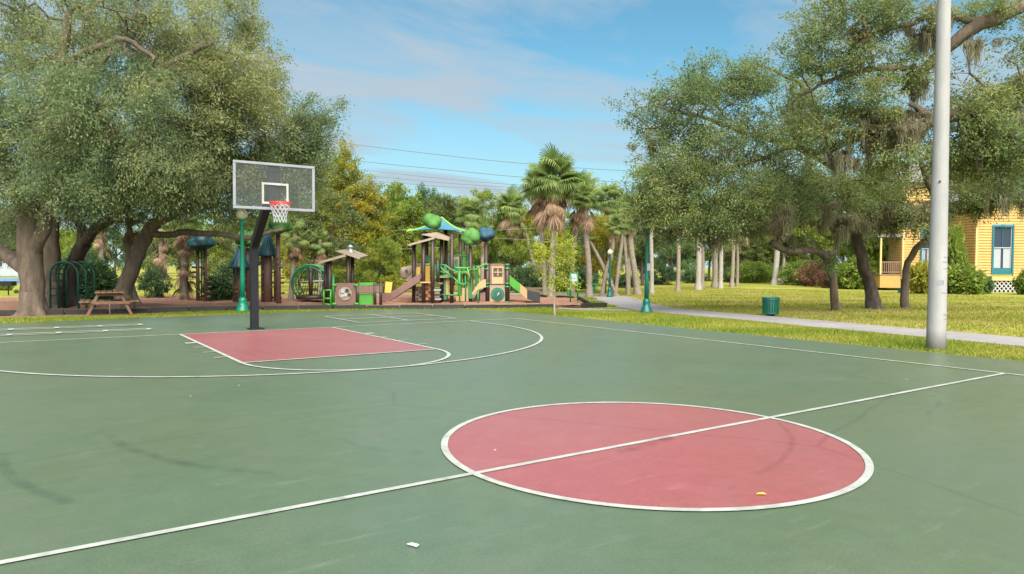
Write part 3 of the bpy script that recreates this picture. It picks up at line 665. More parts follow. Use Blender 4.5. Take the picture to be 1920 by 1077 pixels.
quad('beam', ((671, 549), (717, 549), (717, 536), (671, 536)), -.05, .06, 'brown_plastic'); quad('top_board', ((671, 536), (706, 535), (706, 530), (671, 530)), .1, .05, 'lime')
quad('green_panel', ((672, 572), (700, 571), (700, 551), (672, 551)), .08, .05, 'lime')
for px in (627, 668.5):
    for y_ in (535, 570): c = f.p(px, y_); MB().tube([(c[0]-.09, c[1]-.05, c[2]), (c[0]+.09, c[1]-.05, c[2])], .05, 8).build('clamp', 'lime', e)
post(625, 573, 515, .0, .06, 'play_green')
for a, b in (((607, 544), (607, 571)), ((620, 543), (620, 573)), ((607, 545), (620, 544)), ((607, 560), (621, 560)), ((607, 570), (621, 572))): bar('ladder_bar', a, b, -.1, .035, 'lime')
quad('yellow_panel', ((721, 549), (733, 549), (736, 530), (723, 528)), 1.4, .05, 'yellow_plastic')

# ---- big play structure
f = Frame('play_structure', 850, 567, 'large green and brown play structure with slides and treetops', 'playset', z=.05); e = f.e; S = f.S
for px, y1, dd in ((776, 458, .2), (794, 443, -.3), (811, 449, -.5), (828, 446, .1), (847, 440, -.4), (863, 440, .8), (882, 462, -.2), (911, 455, .7), (836, 432, 1.8), (800, 436, 1.7), (872, 436, 1.9)): post(px, 566, y1, dd, .085)
for k, (q, th) in enumerate(((((765, 459), (812, 445), (816, 448), (767, 461.5)), 1.3), (((789, 440), (816, 436), (843, 448.5), (841, 452)), 1.6))):
    P0 = [f.p(*w_, -.7) for w_ in q]; MB().prism(P0, (0, th, .12)).build('roof_board', 'roof_tan', e)
# fabric canopy: a sagging four-sided hip, each side a sewn panel
pk = f.p(828, 408, 1.4); cs = [f.p(762, 434, .2), f.p(877, 435, .2), f.p(872, 432, 3.0), f.p(775, 432, 3.0)]
for k in range(4):
    a = np.array(cs[k]); b = np.array(cs[(k+1) % 4]); p_ = np.array(pk); n = 9; v = []; ff = []
    for i in range(n+1):
        for j in range(n+1):
            t, u = i/n, j/n; q = (a*(1-u)+b*u)*(1-t)+p_*t; q[2] -= .22*math.sin(math.pi*t)*(.5+.5*math.sin(math.pi*u)) - .10*(1-t)*math.sin(math.pi*u); v.append(q)
    for i in range(n):
        for j in range(n): ff.append((i*(n+1)+j, i*(n+1)+j+1, (i+1)*(n+1)+j+1, (i+1)*(n+1)+j))
    MB().add(v, ff, True).build('canopy_panel', ('canopy_blue', 'canopy_green', 'canopy_green', 'canopy_lime')[k], e)
for k in range(4): MB().tube([np.array(cs[k])*(1-t)+np.array(pk)*t-np.array([0, 0, .12*math.sin(math.pi*t)]) for t in np.linspace(0, 1, 7)], .045, 6).build('canopy_edge', 'canopy_lime' if k in (0, 1) else 'canopy_green', e)
for px, py, rp, mat, sd_, dd in ((810, 420, 17.5, 'leaf_green', 21, -.2), (883, 448, 17.5, 'leaf_green', 22, -.3), (912, 442, 15.5, 'blob_blue', 23, .6)):
    c = f.p(px, py, dd); r_ = rp*f.S; MB().ball((c[0], c[1], c[2]), (r_*1.12, r_*1.1, r_*1.2), 44, 28, 11, .06, sd_, .3).build('treetop', mat, e)
# decks
for x0, x1, y_, dd, dep in ((772, 815, 530, -.5, 1.3), (815, 850, 520, -.4, 1.3), (845, 885, 512, -.3, 1.3), (912, 952, 534, .0, 1.1)):
    a = f.p(x0, y_, dd); b = f.p(x1, y_, dd); MB().box(((a[0]+b[0])/2, a[1]+dep/2, a[2]), (b[0]-a[0], dep, .06)).build('deck', 'tan' if x0 < 900 else 'brown_plastic', e)
# brown slide to the left
def slide(pts, wd, mats, dd0, dd1, rail):
    P = [np.array(f.p(x_, y_, dd0+(dd1-dd0)*i/(len(pts)-1))) for i, (x_, y_) in enumerate(pts)]
    for i in range(len(P)-1):
        a, b = P[i], P[i+1]; v = []
        for q in (a, b):
            for yy, hz in ((-wd/2-.04, rail), (-wd/2, rail), (-wd/2+.03, .06), (0, .0), (wd/2-.03, .06), (wd/2, rail), (wd/2+.04, rail), (wd/2+.04, -.08), (-wd/2-.04, -.08)): v.append(q+np.array([0, yy, hz]))
        ff = [(k, (k+1) % 9, 9+(k+1) % 9, 9+k) for k in range(9)]+[tuple(range(9)), tuple(range(9, 18))[::-1]]
        MB().add(v, ff).build('slide_section', mats[i], e)
slide([(789, 524), (775, 533), (745, 553), (730, 561), (718, 562)], .55, ['brown_plastic']*4, -.3, -.6, .26)
slide([(955, 530), (975, 546), (988, 557), (1000, 561), (1012, 563)], .6, ['lime', 'tan', 'rubber_black', 'rubber_black'], .3, .1, .32)
# left tower: elephant-like tan climber, yellow and green panels, stone steps
c = f.p(764, 511, .9); MB().ball(c, (.36, .2, .33), 16, 10, 5, .15, 5).build('climber_head', 'stone_tan', e)
quad('climber_neck', ((757, 512), (765, 525), (778, 527), (776, 508)), .85, .2, 'stone_tan'); disc('eye_hole', 762, 508, 2.6, .66, 'rubber_black', th=.03)
quad('wall_panel', ((779, 521), (788, 521), (788, 500), (779, 500)), .3, .05, 'yellow_plastic'); quad('wall_panel', ((777, 500), (791, 499), (791, 493), (777, 495)), .25, .06, 'brown_plastic')
quad('wall_panel', ((796, 492), (808, 492), (808, 479), (796, 479)), .4, .05, 'play_green'); quad('wall_panel', ((797, 529), (806, 529), (806, 494), (797, 494)), .4, .05, 'yellow_plastic')
quad('wall_panel', ((813, 524), (819, 524), (819, 496), (813, 496)), .4, .05, 'lime')
for a, b in (((791, 497), (814, 497)), ((791, 531), (815, 531)), ((813, 531), (830, 532))): bar('rail', a, b, -.3, .035, 'kelly' if a[1] < 500 else 'tan')
quad('stone_panel', ((779, 564), (791, 564), (791, 538), (779, 538)), .1, .1, 'stone_tan'); quad('stone_panel', ((797, 563), (809, 563), (809, 534), (797, 534)), -.1, .1, 'orange_wall')
for k, (x_, y_) in enumerate(((782, 543), (787, 547), (783, 552), (788, 556), (782, 560), (801, 541), (805, 548), (800, 553), (805, 559))): disc('climb_hold', x_, y_, 2.3, .04 if x_ < 792 else -.16, 'post_brown', th=.05, n=8)
for k, y_ in enumerate((536, 544, 553, 561)):
    a = f.p(814, y_, -.6+.12*k); b = f.p(829, y_, 0); MB().box(((a[0]+b[0])/2, a[1], a[2]), (b[0]-a[0], .28, .09)).build('step', 'rubber_black' if k % 2 == 0 else 'grey_metal', e)
bar('handle', (821, 488), (821, 530), -.55, .07, 'rubber_black')
# middle tower panels
for x0, x1, y0, y1, dd, mat in ((832, 838, 497, 562, -.1, 'kelly'), (836, 841, 508, 552, -.2, 'tan'), (841, 846, 478, 500, .2, 'deep_teal'), (850, 861, 481, 512, .2, 'stone_tan'), (865, 878, 481, 502, .5, 'play_green'),
                                 (858, 865, 500, 552, -.3, 'play_green'), (866, 880, 540, 565, -.2, 'tan'), (855, 866, 552, 565, -.25, 'tan'), (890, 897, 503, 535, .4, 'play_green'), (879, 885, 520, 560, -.3, 'play_green'), (868, 873, 470, 560, .2, 'leaf_green'), (843, 852, 515, 548, .1, 'tan'), (829, 835, 515, 560, .5, 'leaf_green')):
    quad('wall_panel', ((x0, y1), (x1, y1), (x1, y0), (x0, y0)), dd, .06, mat)
disc('arch_top', 855.5, 489, 3.4, .15, 'play_green'); quad('arch_opening', ((852.5, 510), (858.5, 510), (858.5, 489), (852.5, 489)), .14, .03, 'play_green')
# bent pipe climbers
vines = [((826, 497), (836, 498), (846, 506), (857, 511), (871, 511), (884, 506)), ((884, 506), (893, 505), (903, 498), (914, 494)), ((826, 510), (833, 512), (842, 513), (849, 510)), ((826, 517), (836, 518), (846, 520)), ((846, 500), (858, 503), (872, 503), (882, 502)),
         ((829, 553), (840, 553), (850, 554), (866, 553)), ((872, 512), (873, 535), (873, 569)), ((861, 511), (861, 530), (862, 567)), ((884, 512), (880, 526), (866, 540), (862, 552)), ((850, 520), (858, 530), (868, 534), (880, 528)), ((873, 548), (880, 545), (885, 538)), ((897, 545), (896, 557), (897, 568)), ((851, 505), (851, 520), (852, 535)), ((876, 503), (880, 517), (878, 530)), ((848, 480), (858, 479), (878, 480)), ((826, 500), (832, 508), (840, 513), (850, 522))]
for k, vv in enumerate(vines): MB().tube([f.p(x_, y_, -.5+.05*k*((-1)**k)) for x_, y_ in vv], .036, 7).build('climbing_pipe', ('kelly', 'lime', 'leaf_green')[k % 3], e)
for px, y_ in ((828, 497), (828, 510), (828, 517), (847, 513), (847, 523), (882, 512), (882, 523), (913, 497), (913, 505), (913, 532), (913, 538), (951, 497), (951, 504), (951, 532), (951, 538), (913, 567), (951, 567), (895, 500)):
    c = f.p(px, y_, -.05); MB().lathe([(.115, -.035), (.115, .035)], 12, c).build('clamp', 'kelly', e)
# arched tan bridge and dark tunnel mouth
ar = [f.p(885+26*t, 551-26*math.sin(t*math.pi*.52)-1, -.3) for t in np.linspace(0, 1, 9)]; lo_ = [f.p(885+26*t, 551-14*math.sin(t*math.pi*.52)+2, -.3) for t in np.linspace(0, 1, 9)]
MB().prism(ar+lo_[::-1], (0, .5, 0)).build('arched_bridge', 'tan', e)
quad('tunnel_mouth', ((886, 565), (911, 566), (911, 538), (895, 549)), .2, .1, 'rubber_black'); quad('wall_panel', ((900, 565), (910, 565), (910, 548), (900, 550)), -.1, .05, 'brown_plastic')
# panel tower on the right
post(914, 567, 494, 0, .10); post(951, 567, 494, 0, .10); post(918, 567, 496, 1.1, .09); post(949, 567, 496, 1.1, .09)
quad('upper_panel', ((918, 533), (948, 533), (948, 497), (941, 494.5), (924, 494.5), (918, 497)), -.02, .05, 'brown_plastic')
wf = quad('window_frame', ((922, 532.5), (944, 532.5), (944, 500), (922, 500)), -.06, .03, 'tan'); quad('window_opening', ((925, 519), (942, 519), (942, 502.5), (925, 502.5)), -.075, .02, 'post_brown', wf)
quad('muntin', ((932.6, 518), (934.4, 518), (934.4, 503.5), (932.6, 503.5)), -.10, .02, 'tan', wf); quad('muntin', ((926, 511.6), (941, 511.6), (941, 509.8), (926, 509.8)), -.103, .02, 'tan', wf)
lpn = quad('lower_panel', ((917, 566), (948, 566), (948, 535), (917, 535)), -.02, .05, 'stone_tan'); disc('maze_disc', 933, 552, 12.3, -.03, 'dark_green', lpn); disc('maze_ring', 933, 552, 10, -.075, 'kelly', lpn, .02)
disc('maze_disc', 933, 552, 8.5, -.10, 'dark_green', lpn, .02); bar('maze_handle', (932, 556), (936, 549), -.16, .03, 'white_metal', lpn)
quad('side_panel', ((951, 566), (956, 565), (956, 545), (951, 545)), .3, .05, 'brown_plastic')

# ---- sign on two thin posts and green bin beside it
f = Frame('park_sign', 1075, 571, 'green framed blue notice sign on two thin posts', 'sign'); e = f.e; S = f.S
for px in (1069.5, 1083): bar('post', (px, 571), (px, 511), 0, .035, 'play_green')
quad('frame', ((1069, 536), (1084, 536), (1084, 511), (1069, 511)), -.03, .05, 'kelly'); quad('face', ((1071.5, 528), (1081.5, 528), (1081.5, 514), (1071.5, 514)), -.045, .02, 'sign_face'); quad('notice', ((1073.5, 533), (1079, 533), (1079, 529.5), (1073.5, 529.5)), -.05, .02, 'yellow_plastic')
f = Frame('bag_dispenser', 1067, 560, 'narrow dark green box post left of the notice sign', 'dispenser'); e = f.e
quad('body', ((1064, 560), (1068.5, 560), (1068.5, 538), (1064, 538)), 0, .15, 'play_green'); quad('cap', ((1063.5, 538), (1069, 538), (1069, 536.5), (1063.5, 536.5)), -.02, .2, 'dark_green')

# ---- fence behind the right slide
f = Frame('board_fence', 1004, 556, 'low brown board fence behind the black slide end', 'fence'); e = f.e
for k in range(15): quad('board', ((980+k*3.6, 556), (983.2+k*3.6, 556), (983.2+k*3.6, 539+(k % 3)*.3), (980+k*3.6, 539)), 2+.05*k, .03, 'fence_wood')
for y_ in (542, 552): bar('rail', (979, y_), (1035, y_), 2.4, .04, 'fence_wood')

# ---- power lines
def wire(pix, d, name, label, mat='cable', r=.03):
    P = [V(x_, y_, d_) for (x_, y_), d_ in zip(pix, d)]; P = smooth(P, 24); b = np.array([P[0][0], P[0][1], 0]); o = MB().tube([p-b for p in P], r, 5).build(name, mat); o.location = b
    return tag(o, label, 'cable', 'overhead cables')
wire([(330, 232), (600, 263), (760, 283), (960, 305), (1200, 322), (1500, 330)], [70]*6, 'power_line', 'topmost overhead power line crossing the sky behind the palms')
wire([(330, 262), (680, 303), (830, 318), (990, 333), (1250, 345)], [71]*5, 'power_line', 'second overhead power line from the top')
wire([(330, 283), (680, 319), (830, 335), (990, 348), (1250, 358)], [72]*5, 'power_line', 'third overhead power line from the top', r=.022)
wire([(330, 300), (690, 330), (830, 343), (990, 353), (1250, 362)], [73]*5, 'power_line', 'fourth overhead power line from the top', r=.022)
wire([(330, 311), (690, 339), (830, 350), (990, 358), (1250, 366)], [74]*5, 'power_line', 'lowest overhead power line just above the far treetops', r=.022)
wire([(700, 436), (780, 430), (900, 428)], [46]*3, 'service_cable', 'pale thin cable left of the green canopy', 'pale_cable', .013)
wire([(690, 474), (780, 466), (900, 462)], [46]*3, 'service_cable', 'lowest pale cable left of the green canopy', 'pale_cable', .013)
wire([(930, 432), (1010, 428), (1130, 424)], [46]*3, 'service_cable', 'upper pale cable right of the blue treetop', 'pale_cable', .012)
wire([(930, 447), (1010, 450), (1130, 446)], [46]*3, 'service_cable', 'lower pale cable right of the blue treetop', 'pale_cable', .012)

# ---- litter on the court
lf = MB().add([(-.05, 0, .012), (-.02, .022, .018), (.03, .02, .02), (.055, -.004, .012), (.02, -.02, .016), (-.02, -.018, .02), (0, 0, .006)], [(0, 1, 6), (1, 2, 6), (2, 3, 6), (3, 4, 6), (4, 5, 6), (5, 0, 6)]).build('fallen_leaf', 'dry_leaf')
lf.location = G(1427, 930); lf.scale = (.75, .75, 1); lf.rotation_euler = (0, 0, -.5); tag(lf, 'small orange leaf lying on the red centre circle', 'leaf')
pp = MB().add([(-.05, -.012, .014), (.045, -.016, .012), (.05, .012, .02), (-.03, .012, .018), (0, -.002, .026)], [(0, 1, 4), (1, 2, 4), (2, 3, 4), (3, 0, 4)]).build('paper_scrap', 'paper')
pp.location = G(774, 1026); pp.scale = (.8, .7, 1); pp.rotation_euler = (0, 0, -1.1); tag(pp, 'white scrap of paper on the green court near the front', 'scrap')

# ================================================================ HOUSE
hu = np.array([math.cos(PAN), -math.sin(PAN)]); hv = np.array([math.sin(PAN), math.cos(PAN)])
D0 = 49.0; h0 = at(1828, D0)
house = empty('house', h0, -PAN, 'yellow clapboard house with teal trimmed windows behind the oaks', 'house')
def HX(px, d=D0): return (px-1828)/FPX*D0 if d == D0 else float((at(px, d)-h0)[:2] @ hu)
def HZ(py, d=D0): return float(V(1880, py, d)[2])
def siding(name, x0, y0, x1, y1, z0, z1, openings=(), step=.19, mat='siding'):
    """lapped boards: each course leans out at its foot; openings are (a, b, z0, z1) along the wall"""
    a = np.array([x0, y0]); b = np.array([x1, y1]); Lw = np.linalg.norm(b-a); t = (b-a)/Lw; nn = np.array([t[1], -t[0]]); mb = MB(); z = z0
    while z < z1-.01:
        zt = min(z+step, z1); cuts = [(0, Lw)]
        for (oa, ob, oz0, oz1) in openings:
            if zt > oz0+.01 and z < oz1-.01:
                nc = []
                for (c0, c1) in cuts:
                    if ob <= c0 or oa >= c1: nc.append((c0, c1))
                    else:
                        if oa > c0: nc.append((c0, oa))
                        if ob < c1: nc.append((ob, c1))
                cuts = nc
        for c0, c1 in cuts:
            p0, p1 = a+t*c0, a+t*c1; lo = nn*.055; hi = nn*.004; bk = -nn*.05
            v = [(*(p0+bk), z), (*(p1+bk), z), (*(p1+lo), z), (*(p0+lo), z), (*(p0+bk), zt), (*(p1+bk), zt), (*(p1+hi), zt), (*(p0+hi), zt)]
            mb.add(v, [(3, 2, 6, 7), (0, 1, 2, 3), (0, 3, 7, 4), (1, 5, 6, 2), (4, 7, 6, 5), (0, 4, 5, 1)])
        z = zt
    return mb.build(name, mat, house)
zf = HZ(523); xw0 = HX(1858); xw1 = HX(1899); zw0 = HZ(515); zw1 = HZ(423)
ZT = 6.4
siding('wall', 0, 0, 9.5, 0, zf, ZT, [(xw0, xw1, zw0, zw1)])
siding('wall', 0, 3.4, 0, 0, zf, ZT)
WX0 = -3.2
siding('wall', WX0, 3.4, 0, 3.4, zf, ZT+1.5, [(1.3, 2.3, zw0, zw1), (2.0, 2.8, 5.6, 7.2)])
siding('wall', WX0, 5.2, WX0, 3.4, zf, ZT+1.5)
MB().box((4.75, -.04, zf-.06), (9.5, .10, .14)).build('water_table', 'trim_cream', house); MB().box((WX0/2, 3.36, zf-.06), (-WX0, .10, .14)).build('water_table', 'trim_cream', house)
for x_, y_, z1 in ((.05, -.045, ZT), (WX0+.06, 3.355, ZT+1.5)): MB().box((x_, y_, (zf+z1)/2), (.14, .06, z1-zf)).build('corner_board', 'trim_cream', house)
def window(x0, x1, z0, z1, y):
    t = MB(); w_ = .13; cx_, cz_ = (x0+x1)/2, (z0+z1)/2
    for x_ in (x0+w_/2, x1-w_/2): t.box((x_, y-.05, cz_), (w_, .10, z1-z0))
    for z_ in (z0+w_/2, z1-w_/2): t.box((cx_, y-.052, z_), (x1-x0-2*w_, .096, w_))
    fr_ = t.build('window', 'trim_teal', house)
    zp = z0+.42; MB().box((cx_, y-.02, (z0+w_+zp)/2), (x1-x0-2*w_, .05, zp-z0-w_)).build('apron_panel', 'trim_teal', fr_)
    zm = zp+(z1-w_-zp)*.5
    MB().box((cx_, y+.05, (zp+z1-w_)/2), (x1-x0-2*w_, .02, z1-w_-zp)).build('pane', 'window_glass', fr_)
    MB().box((cx_, y+.0, zm), (x1-x0-2*w_, .06, .07)).build('sash_bar', 'white_metal', fr_); MB().box((cx_, y+.01, (zm+z1-w_)/2), (.04, .04, z1-w_-zm-.04)).build('sash_bar', 'trim_teal', fr_)
    for sx in (-1, 1): MB().box((cx_+sx*(x1-x0-2*w_)*.27, y+.03, (zp+zm)/2), ((x1-x0-2*w_)*.40, .015, zm-zp-.05)).build('curtain', 'curtain', fr_)
    for x_ in (x0+w_+.03, x1-w_-.03): MB().box((x_, y+.005, (zp+z1-w_)/2), (.05, .05, z1-w_-zp)).build('sash_stile', 'white_metal', fr_)
window(xw0, xw1, zw0, zw1, 0); window(WX0+1.3, WX0+2.3, zw0, zw1, 3.4); window(WX0+2.0, WX0+2.8, 5.6, 7.2, 3.4)
MB().box((4.75, .25, zf/2-.06), (9.4, .1, zf-.1)).box((WX0/2, 3.6, zf/2-.06), (-WX0, .1, zf-.1)).build('crawl_space_shade', 'shade_black', house)  # near-black boards behind the lattice, painted to stand for the shade under the house
lt = MB(); n = 32
for k in range(n):
    x_ = k*.3+.1
    for sg in (-1, 1): lt.box((x_, .02+.012*sg, zf/2-.07), (.06, .012, zf*1.25), ry=sg*.72)
lt.build('lattice', 'lattice_white', house)['kind'] = 'stuff'
# roofs: gable over the wing, hip over the main block
MB().prism([(-.5, -.5, ZT), (10, -.5, ZT), (4.75, -.5, ZT+3.2)], (0, 12, 0)).build('roof', 'roof_shingle', house)
MB().prism([(WX0-.4, 2.9, ZT+1.5), (WX0-.4, 5.7, ZT+1.5), (WX0-.4, 4.3, ZT+3.0)], (3.8, 0, 0)).build('roof', 'roof_shingle', house)
# porch on the left: deck skirt, railing, posts, roof
px0, px1 = float((at(1651, 52.4)-h0)[:2] @ hu), WX0-.02
MB().box(((px0+px1)/2, 4.2, .62), (px1-px0, 1.5, .95)).build('porch_base', 'siding', house); MB().box(((px0+px1)/2, 4.2, 1.13), (px1-px0+.1, 1.6, .07)).build('porch_deck', 'porch_wood', house)
MB().box(((px0+px1)/2, 3.5, 2.05), (px1-px0, .07, .07)).build('railing', 'porch_wood', house); MB().box(((px0+px1)/2, 3.5, 1.30), (px1-px0, .06, .06)).build('railing', 'porch_wood', house)
for k in range(11): MB().box((px0+.06+k*(px1-px0-.12)/10, 3.5, 1.67), (.05, .04, .7)).build('baluster', 'porch_wood', house)
MB().box((px0+.05, 3.5, 2.5), (.12, .12, 2.7)).build('porch_post', 'trim_cream', house); MB().box(((px0+px1)/2, 4.3, 4.0), (px1-px0+.5, 1.9, .22)).build('porch_roof', 'roof_shingle', house)
gb = MB().box((0, 0, .12), (.3, .25, .26)).box((0, 0, .27), (.34, .29, .04)).build('utility_box', 'teal_green'); gb.location = at(1690, 47); tag(gb, 'small teal utility box on lawn below the porch', 'box')

# ================================================================ TREES
def unit(a): return a/(np.linalg.norm(a, axis=-1, keepdims=True)+1e-9)
def leaf_quads(pts, dirs, n, length, spread, ls, lw_, droop, val, up=.5):
    """n leaves round each spray: rhombus leaves along a drooping twig"""
    k = len(pts); P = np.repeat(pts, n, 0); Dn = np.repeat(dirs, n, 0); m = k*n
    t = rng.uniform(-.35, 1, m)[:, None]; P = P + Dn*t*length + rng.normal(0, 1, (m, 3))*spread*np.array([1, 1, .8]); P[:, 2] -= droop*length*np.clip(t[:, 0], 0, 1)**2
    a = unit(Dn*.8 + rng.normal(0, .55, (m, 3)) + np.array([0, 0, -droop*.8])); nrm = unit(rng.normal(0, 1, (m, 3)) + np.array([0, 0, up*1.6])); s = unit(np.cross(a, nrm))
    l = (ls*rng.uniform(.65, 1.35, m))[:, None]; w_ = (lw_*rng.uniform(.7, 1.3, m))[:, None]; mid = P + a*l*.5 + unit(np.cross(s, a))*l*.06
    v = np.stack([P, mid+s*w_*.5, P+a*l, mid-s*w_*.5], 1).reshape(-1, 3)
    vv = np.clip(np.repeat(val, n)+rng.normal(0, .08, m), 0, 1)
    return v, np.arange(m*4).reshape(-1, 4), np.repeat(vv, 4)
def cat_mesh(parts):
    v = []; f = []; a = []; k = 0
    for (x, y, z) in parts: v.append(x); f.append(y+k); a.append(z); k += len(x)
    return np.concatenate(v), np.concatenate(f), np.concatenate(a)
class Skel:
    def __init__(s): s.P = []; s.par = []; s.base = []; s.chains = []
    def limb(s, pts, radii, start=-1, n=None):
        """hand placed limb; start = index of the node it leaves from"""
        pts = np.array(pts, float); n = n or max(4, int(np.linalg.norm(np.diff(pts, axis=0), axis=1).sum()/.35)); q = smooth(pts, n); rr = np.interp(np.linspace(0, 1, n), np.linspace(0, 1, len(radii)), radii); last = start; ids = []
        L_ = np.linalg.norm(np.diff(pts, axis=0), axis=1).sum(); q[1:-1] += rng.normal(0, .012*min(L_, 3)/1.0*.6, (n-2, 3))
        for i in range(n):
            s.P.append(q[i]); s.par.append(last); s.base.append(rr[i]); last = len(s.P)-1; ids.append(last)
        s.chains.append((start, ids)); return ids
    def grow(s, targets, wig=.12, seg=.5, sag=.05):
        if not len(targets): return
        P = np.array(s.P); d0 = np.full(len(targets), 1e9)
        for i in range(0, len(targets), 500): d0[i:i+500] = np.sqrt(((targets[i:i+500, None]-P[None])**2).sum(-1)).min(1)
        cap = len(P)+len(targets)*10; B = np.empty((cap, 3)); B[:len(P)] = P; m = len(P)
        for i in np.argsort(d0):
            t = targets[i]; dd = ((B[:m]-t)**2).sum(1); j = int(dd.argmin()); L_ = math.sqrt(dd[j]); k = max(1, min(8, int(L_/seg)+1)); last = j; p0 = B[j].copy(); side = rng.normal(0, wig*L_, 3)
            for q in range(1, k+1):
                u = q/k; p = p0*(1-u)+t*u + side*math.sin(math.pi*u) + np.array([0, 0, sag*L_*math.sin(math.pi*u)])
                if m >= cap: B = np.concatenate([B, np.empty((cap, 3))]); cap *= 2
                B[m] = p; m += 1; s.P.append(p); s.par.append(last); s.base.append(0.); last = m-1
    def mesh(s, name, mat, origin, rmin=.008, k=.0075, ex=.46, rmax_auto=.12):
        P = np.array(s.P); par = np.array(s.par); n = len(P); cnt = np.zeros(n); ch = np.zeros(n, int)
        for i in range(n-1, -1, -1):
            if ch[i] == 0: cnt[i] += 1
            if par[i] >= 0: cnt[par[i]] += cnt[i]; ch[par[i]] += 1
        r = np.maximum(np.array(s.base), np.where(np.array(s.base) > 0, 0, np.minimum(rmax_auto, rmin+k*(cnt-1)**ex)))
        s.r = r; sel = np.where((par >= 0) & (np.array(s.base) <= 0))[0]; big = r[sel] > .05; out = []
        for grp, ns in ((sel[big], 9), (sel[~big], 4)):
            if not len(grp): continue
            a = P[par[grp]]; b = P[grp]; t = unit(b-a); gp = par[par[grp]]; ta = unit(np.where((gp >= 0)[:, None], a-P[gp], b-a)); ta = unit(ta+t)
            # end direction taken along the thickest child so that segments meet
            ref = np.where(np.abs(t[:, 2:3]) < .8, np.array([[0, 0, 1.]]), np.array([[1., 0, 0]])); ang = np.arange(ns)*2*math.pi/ns; v = []
            for (c, tt, rr) in ((a, t, np.where(np.array(s.base)[grp] > 0, r[par[grp]], np.minimum(r[par[grp]], r[grp]*1.25))), (b, t, r[grp])):
                x = unit(np.cross(tt, ref)); y = np.cross(tt, x); v.append(c[:, None]+(x[:, None]*np.cos(ang)[None, :, None]+y[:, None]*np.sin(ang)[None, :, None])*rr[:, None, None])
            v = np.stack(v, 1); m = len(grp); idx = np.arange(m)[:, None]*2*ns; kk = np.arange(ns); f = np.stack([idx+kk, idx+(kk+1) % ns, idx+ns+(kk+1) % ns, idx+ns+kk], -1).reshape(-1, 4)
            out.append((v.reshape(-1, 3)-origin, f, np.zeros(m*2*ns)))
        for st, ids in s.chains:      # hand placed limbs: one continuous, slightly lumpy tube each
            Q = P[ids]; rr = r[ids].copy(); n_ = len(ids); ns = 14
            if st >= 0: rr[:2] *= 1.12
            T = unit(np.gradient(Q, axis=0)); x = unit(np.cross(T[0], np.array([1., .3, .2]) if abs(T[0][2]) > .8 else np.array([0, 0, 1.]))); v = []
            ph = rng.uniform(0, 6.28, 3)
            for i in range(n_):
                x = unit(x-T[i]*(x @ T[i])); y = np.cross(T[i], x); ang = np.arange(ns)*2*math.pi/ns
                q = 1+.05*np.sin(3*ang+ph[0]+i*.15)+.035*np.sin(5*ang+ph[1]-i*.3)+.03*math.sin(i*.9+ph[2]); v.append(Q[i]+(x[None]*np.cos(ang)[:, None]+y[None]*np.sin(ang)[:, None])*(rr[i]*q)[:, None])
            v = np.concatenate(v); kk = np.arange(ns); ii_ = np.arange(n_-1)[:, None]*ns; f = np.stack([ii_+kk, ii_+(kk+1) % ns, ii_+ns+(kk+1) % ns, ii_+ns+kk], -1).reshape(-1, 4)
            tip = len(v); v = np.concatenate([v, Q[-1:]+T[-1:]*rr[-1]*.5]); e0 = (n_-1)*ns; f = np.concatenate([f, np.stack([e0+kk[::2], e0+(kk[::2]+1) % ns, e0+(kk[::2]+2) % ns, np.full(ns//2, tip)], -1)])
            out.append((v-origin, f, np.zeros(len(v))))
        v, f, a = cat_mesh(out); return npmesh(name, v, f, mat, smooth=True)
def trunk_limb(sk, base, pts, radii, start=-1): return sk.limb(pts, radii, start)
def ell(px, py, rx, ry, d, rd, n, dens=.5):
    S_ = d/FPX; m_ = max(2, n//8); sub = unit(rng.normal(0, 1, (m_, 3)))*(rng.uniform(0, 1, (m_, 1))**dens)
    q = sub[rng.integers(0, m_, n)]+rng.normal(0, 1, (n, 3))*np.minimum(.30, .30/np.array([rx*S_, ry*S_, rd])); c = V(px, py, d)
    f2 = np.array([fw[0], fw[1], 0])/math.hypot(fw[0], fw[1]); return c + q[:, :1]*rx*S_*rt0 + q[:, 1:2]*ry*S_*np.array([0, 0, 1]) + q[:, 2:]*rd*f2
def sprays_of(clumps):
    P = []; val = []
    for c in clumps:
        p = ell(*c[:7]); P.append(p); val.append(np.full(len(p), c[7] if len(c) > 7 else rng.uniform(.3, .6)))
    return np.concatenate(P), np.concatenate(val)
def moss_mesh(anchors, n, lmin, lmax, spread, origin):
    """tangled strands: thin ribbons that wander as they hang, longest in the middle of each clump"""
    n = int(n*1.7); k = len(anchors); off = rng.normal(0, 1, (k*n, 3))*np.array([spread, spread, .05]); P = np.repeat(anchors, n, 0)+off; m = len(P)
    rr = np.hypot(off[:, 0], off[:, 1])/spread; Ls = np.repeat(lmin+(lmax-lmin)*rng.uniform(0, 1, k)**1.5, n)*rng.uniform(.35, 1, m)*np.clip(1.15-.35*rr, .25, 1); a = rng.uniform(0, 6.28, m)
    s_ = np.stack([np.cos(a), np.sin(a), 0*a], 1)*rng.uniform(.008, .018, m)[:, None]; w_ = np.zeros((m, 3)); rows = []; K = 5
    for q in range(K+1):
        t = q/K; w_ = w_+rng.normal(0, .022, (m, 3))*np.array([1, 1, .3])*(q > 0); p = P+w_+np.stack([0*Ls, 0*Ls, -Ls*t], 1)-off*np.array([1, 1, 0])*.45*t; ww = s_*(1-.7*t); rows += [p-ww, p+ww]
    v = np.stack(rows, 1).reshape(-1, 3)-origin; b = (np.arange(m)*2*(K+1))[:, None]; f = np.concatenate([b+np.array([[2*q, 2*q+1, 2*q+3, 2*q+2]]) for q in range(K)])
    val = np.clip(np.repeat(rng.uniform(.1, .9, k), n)+rng.normal(0, .15, m), 0, 1); return v, f, np.repeat(val, 2*(K+1))
def roots(sk, c, r, z=0.):
    pass
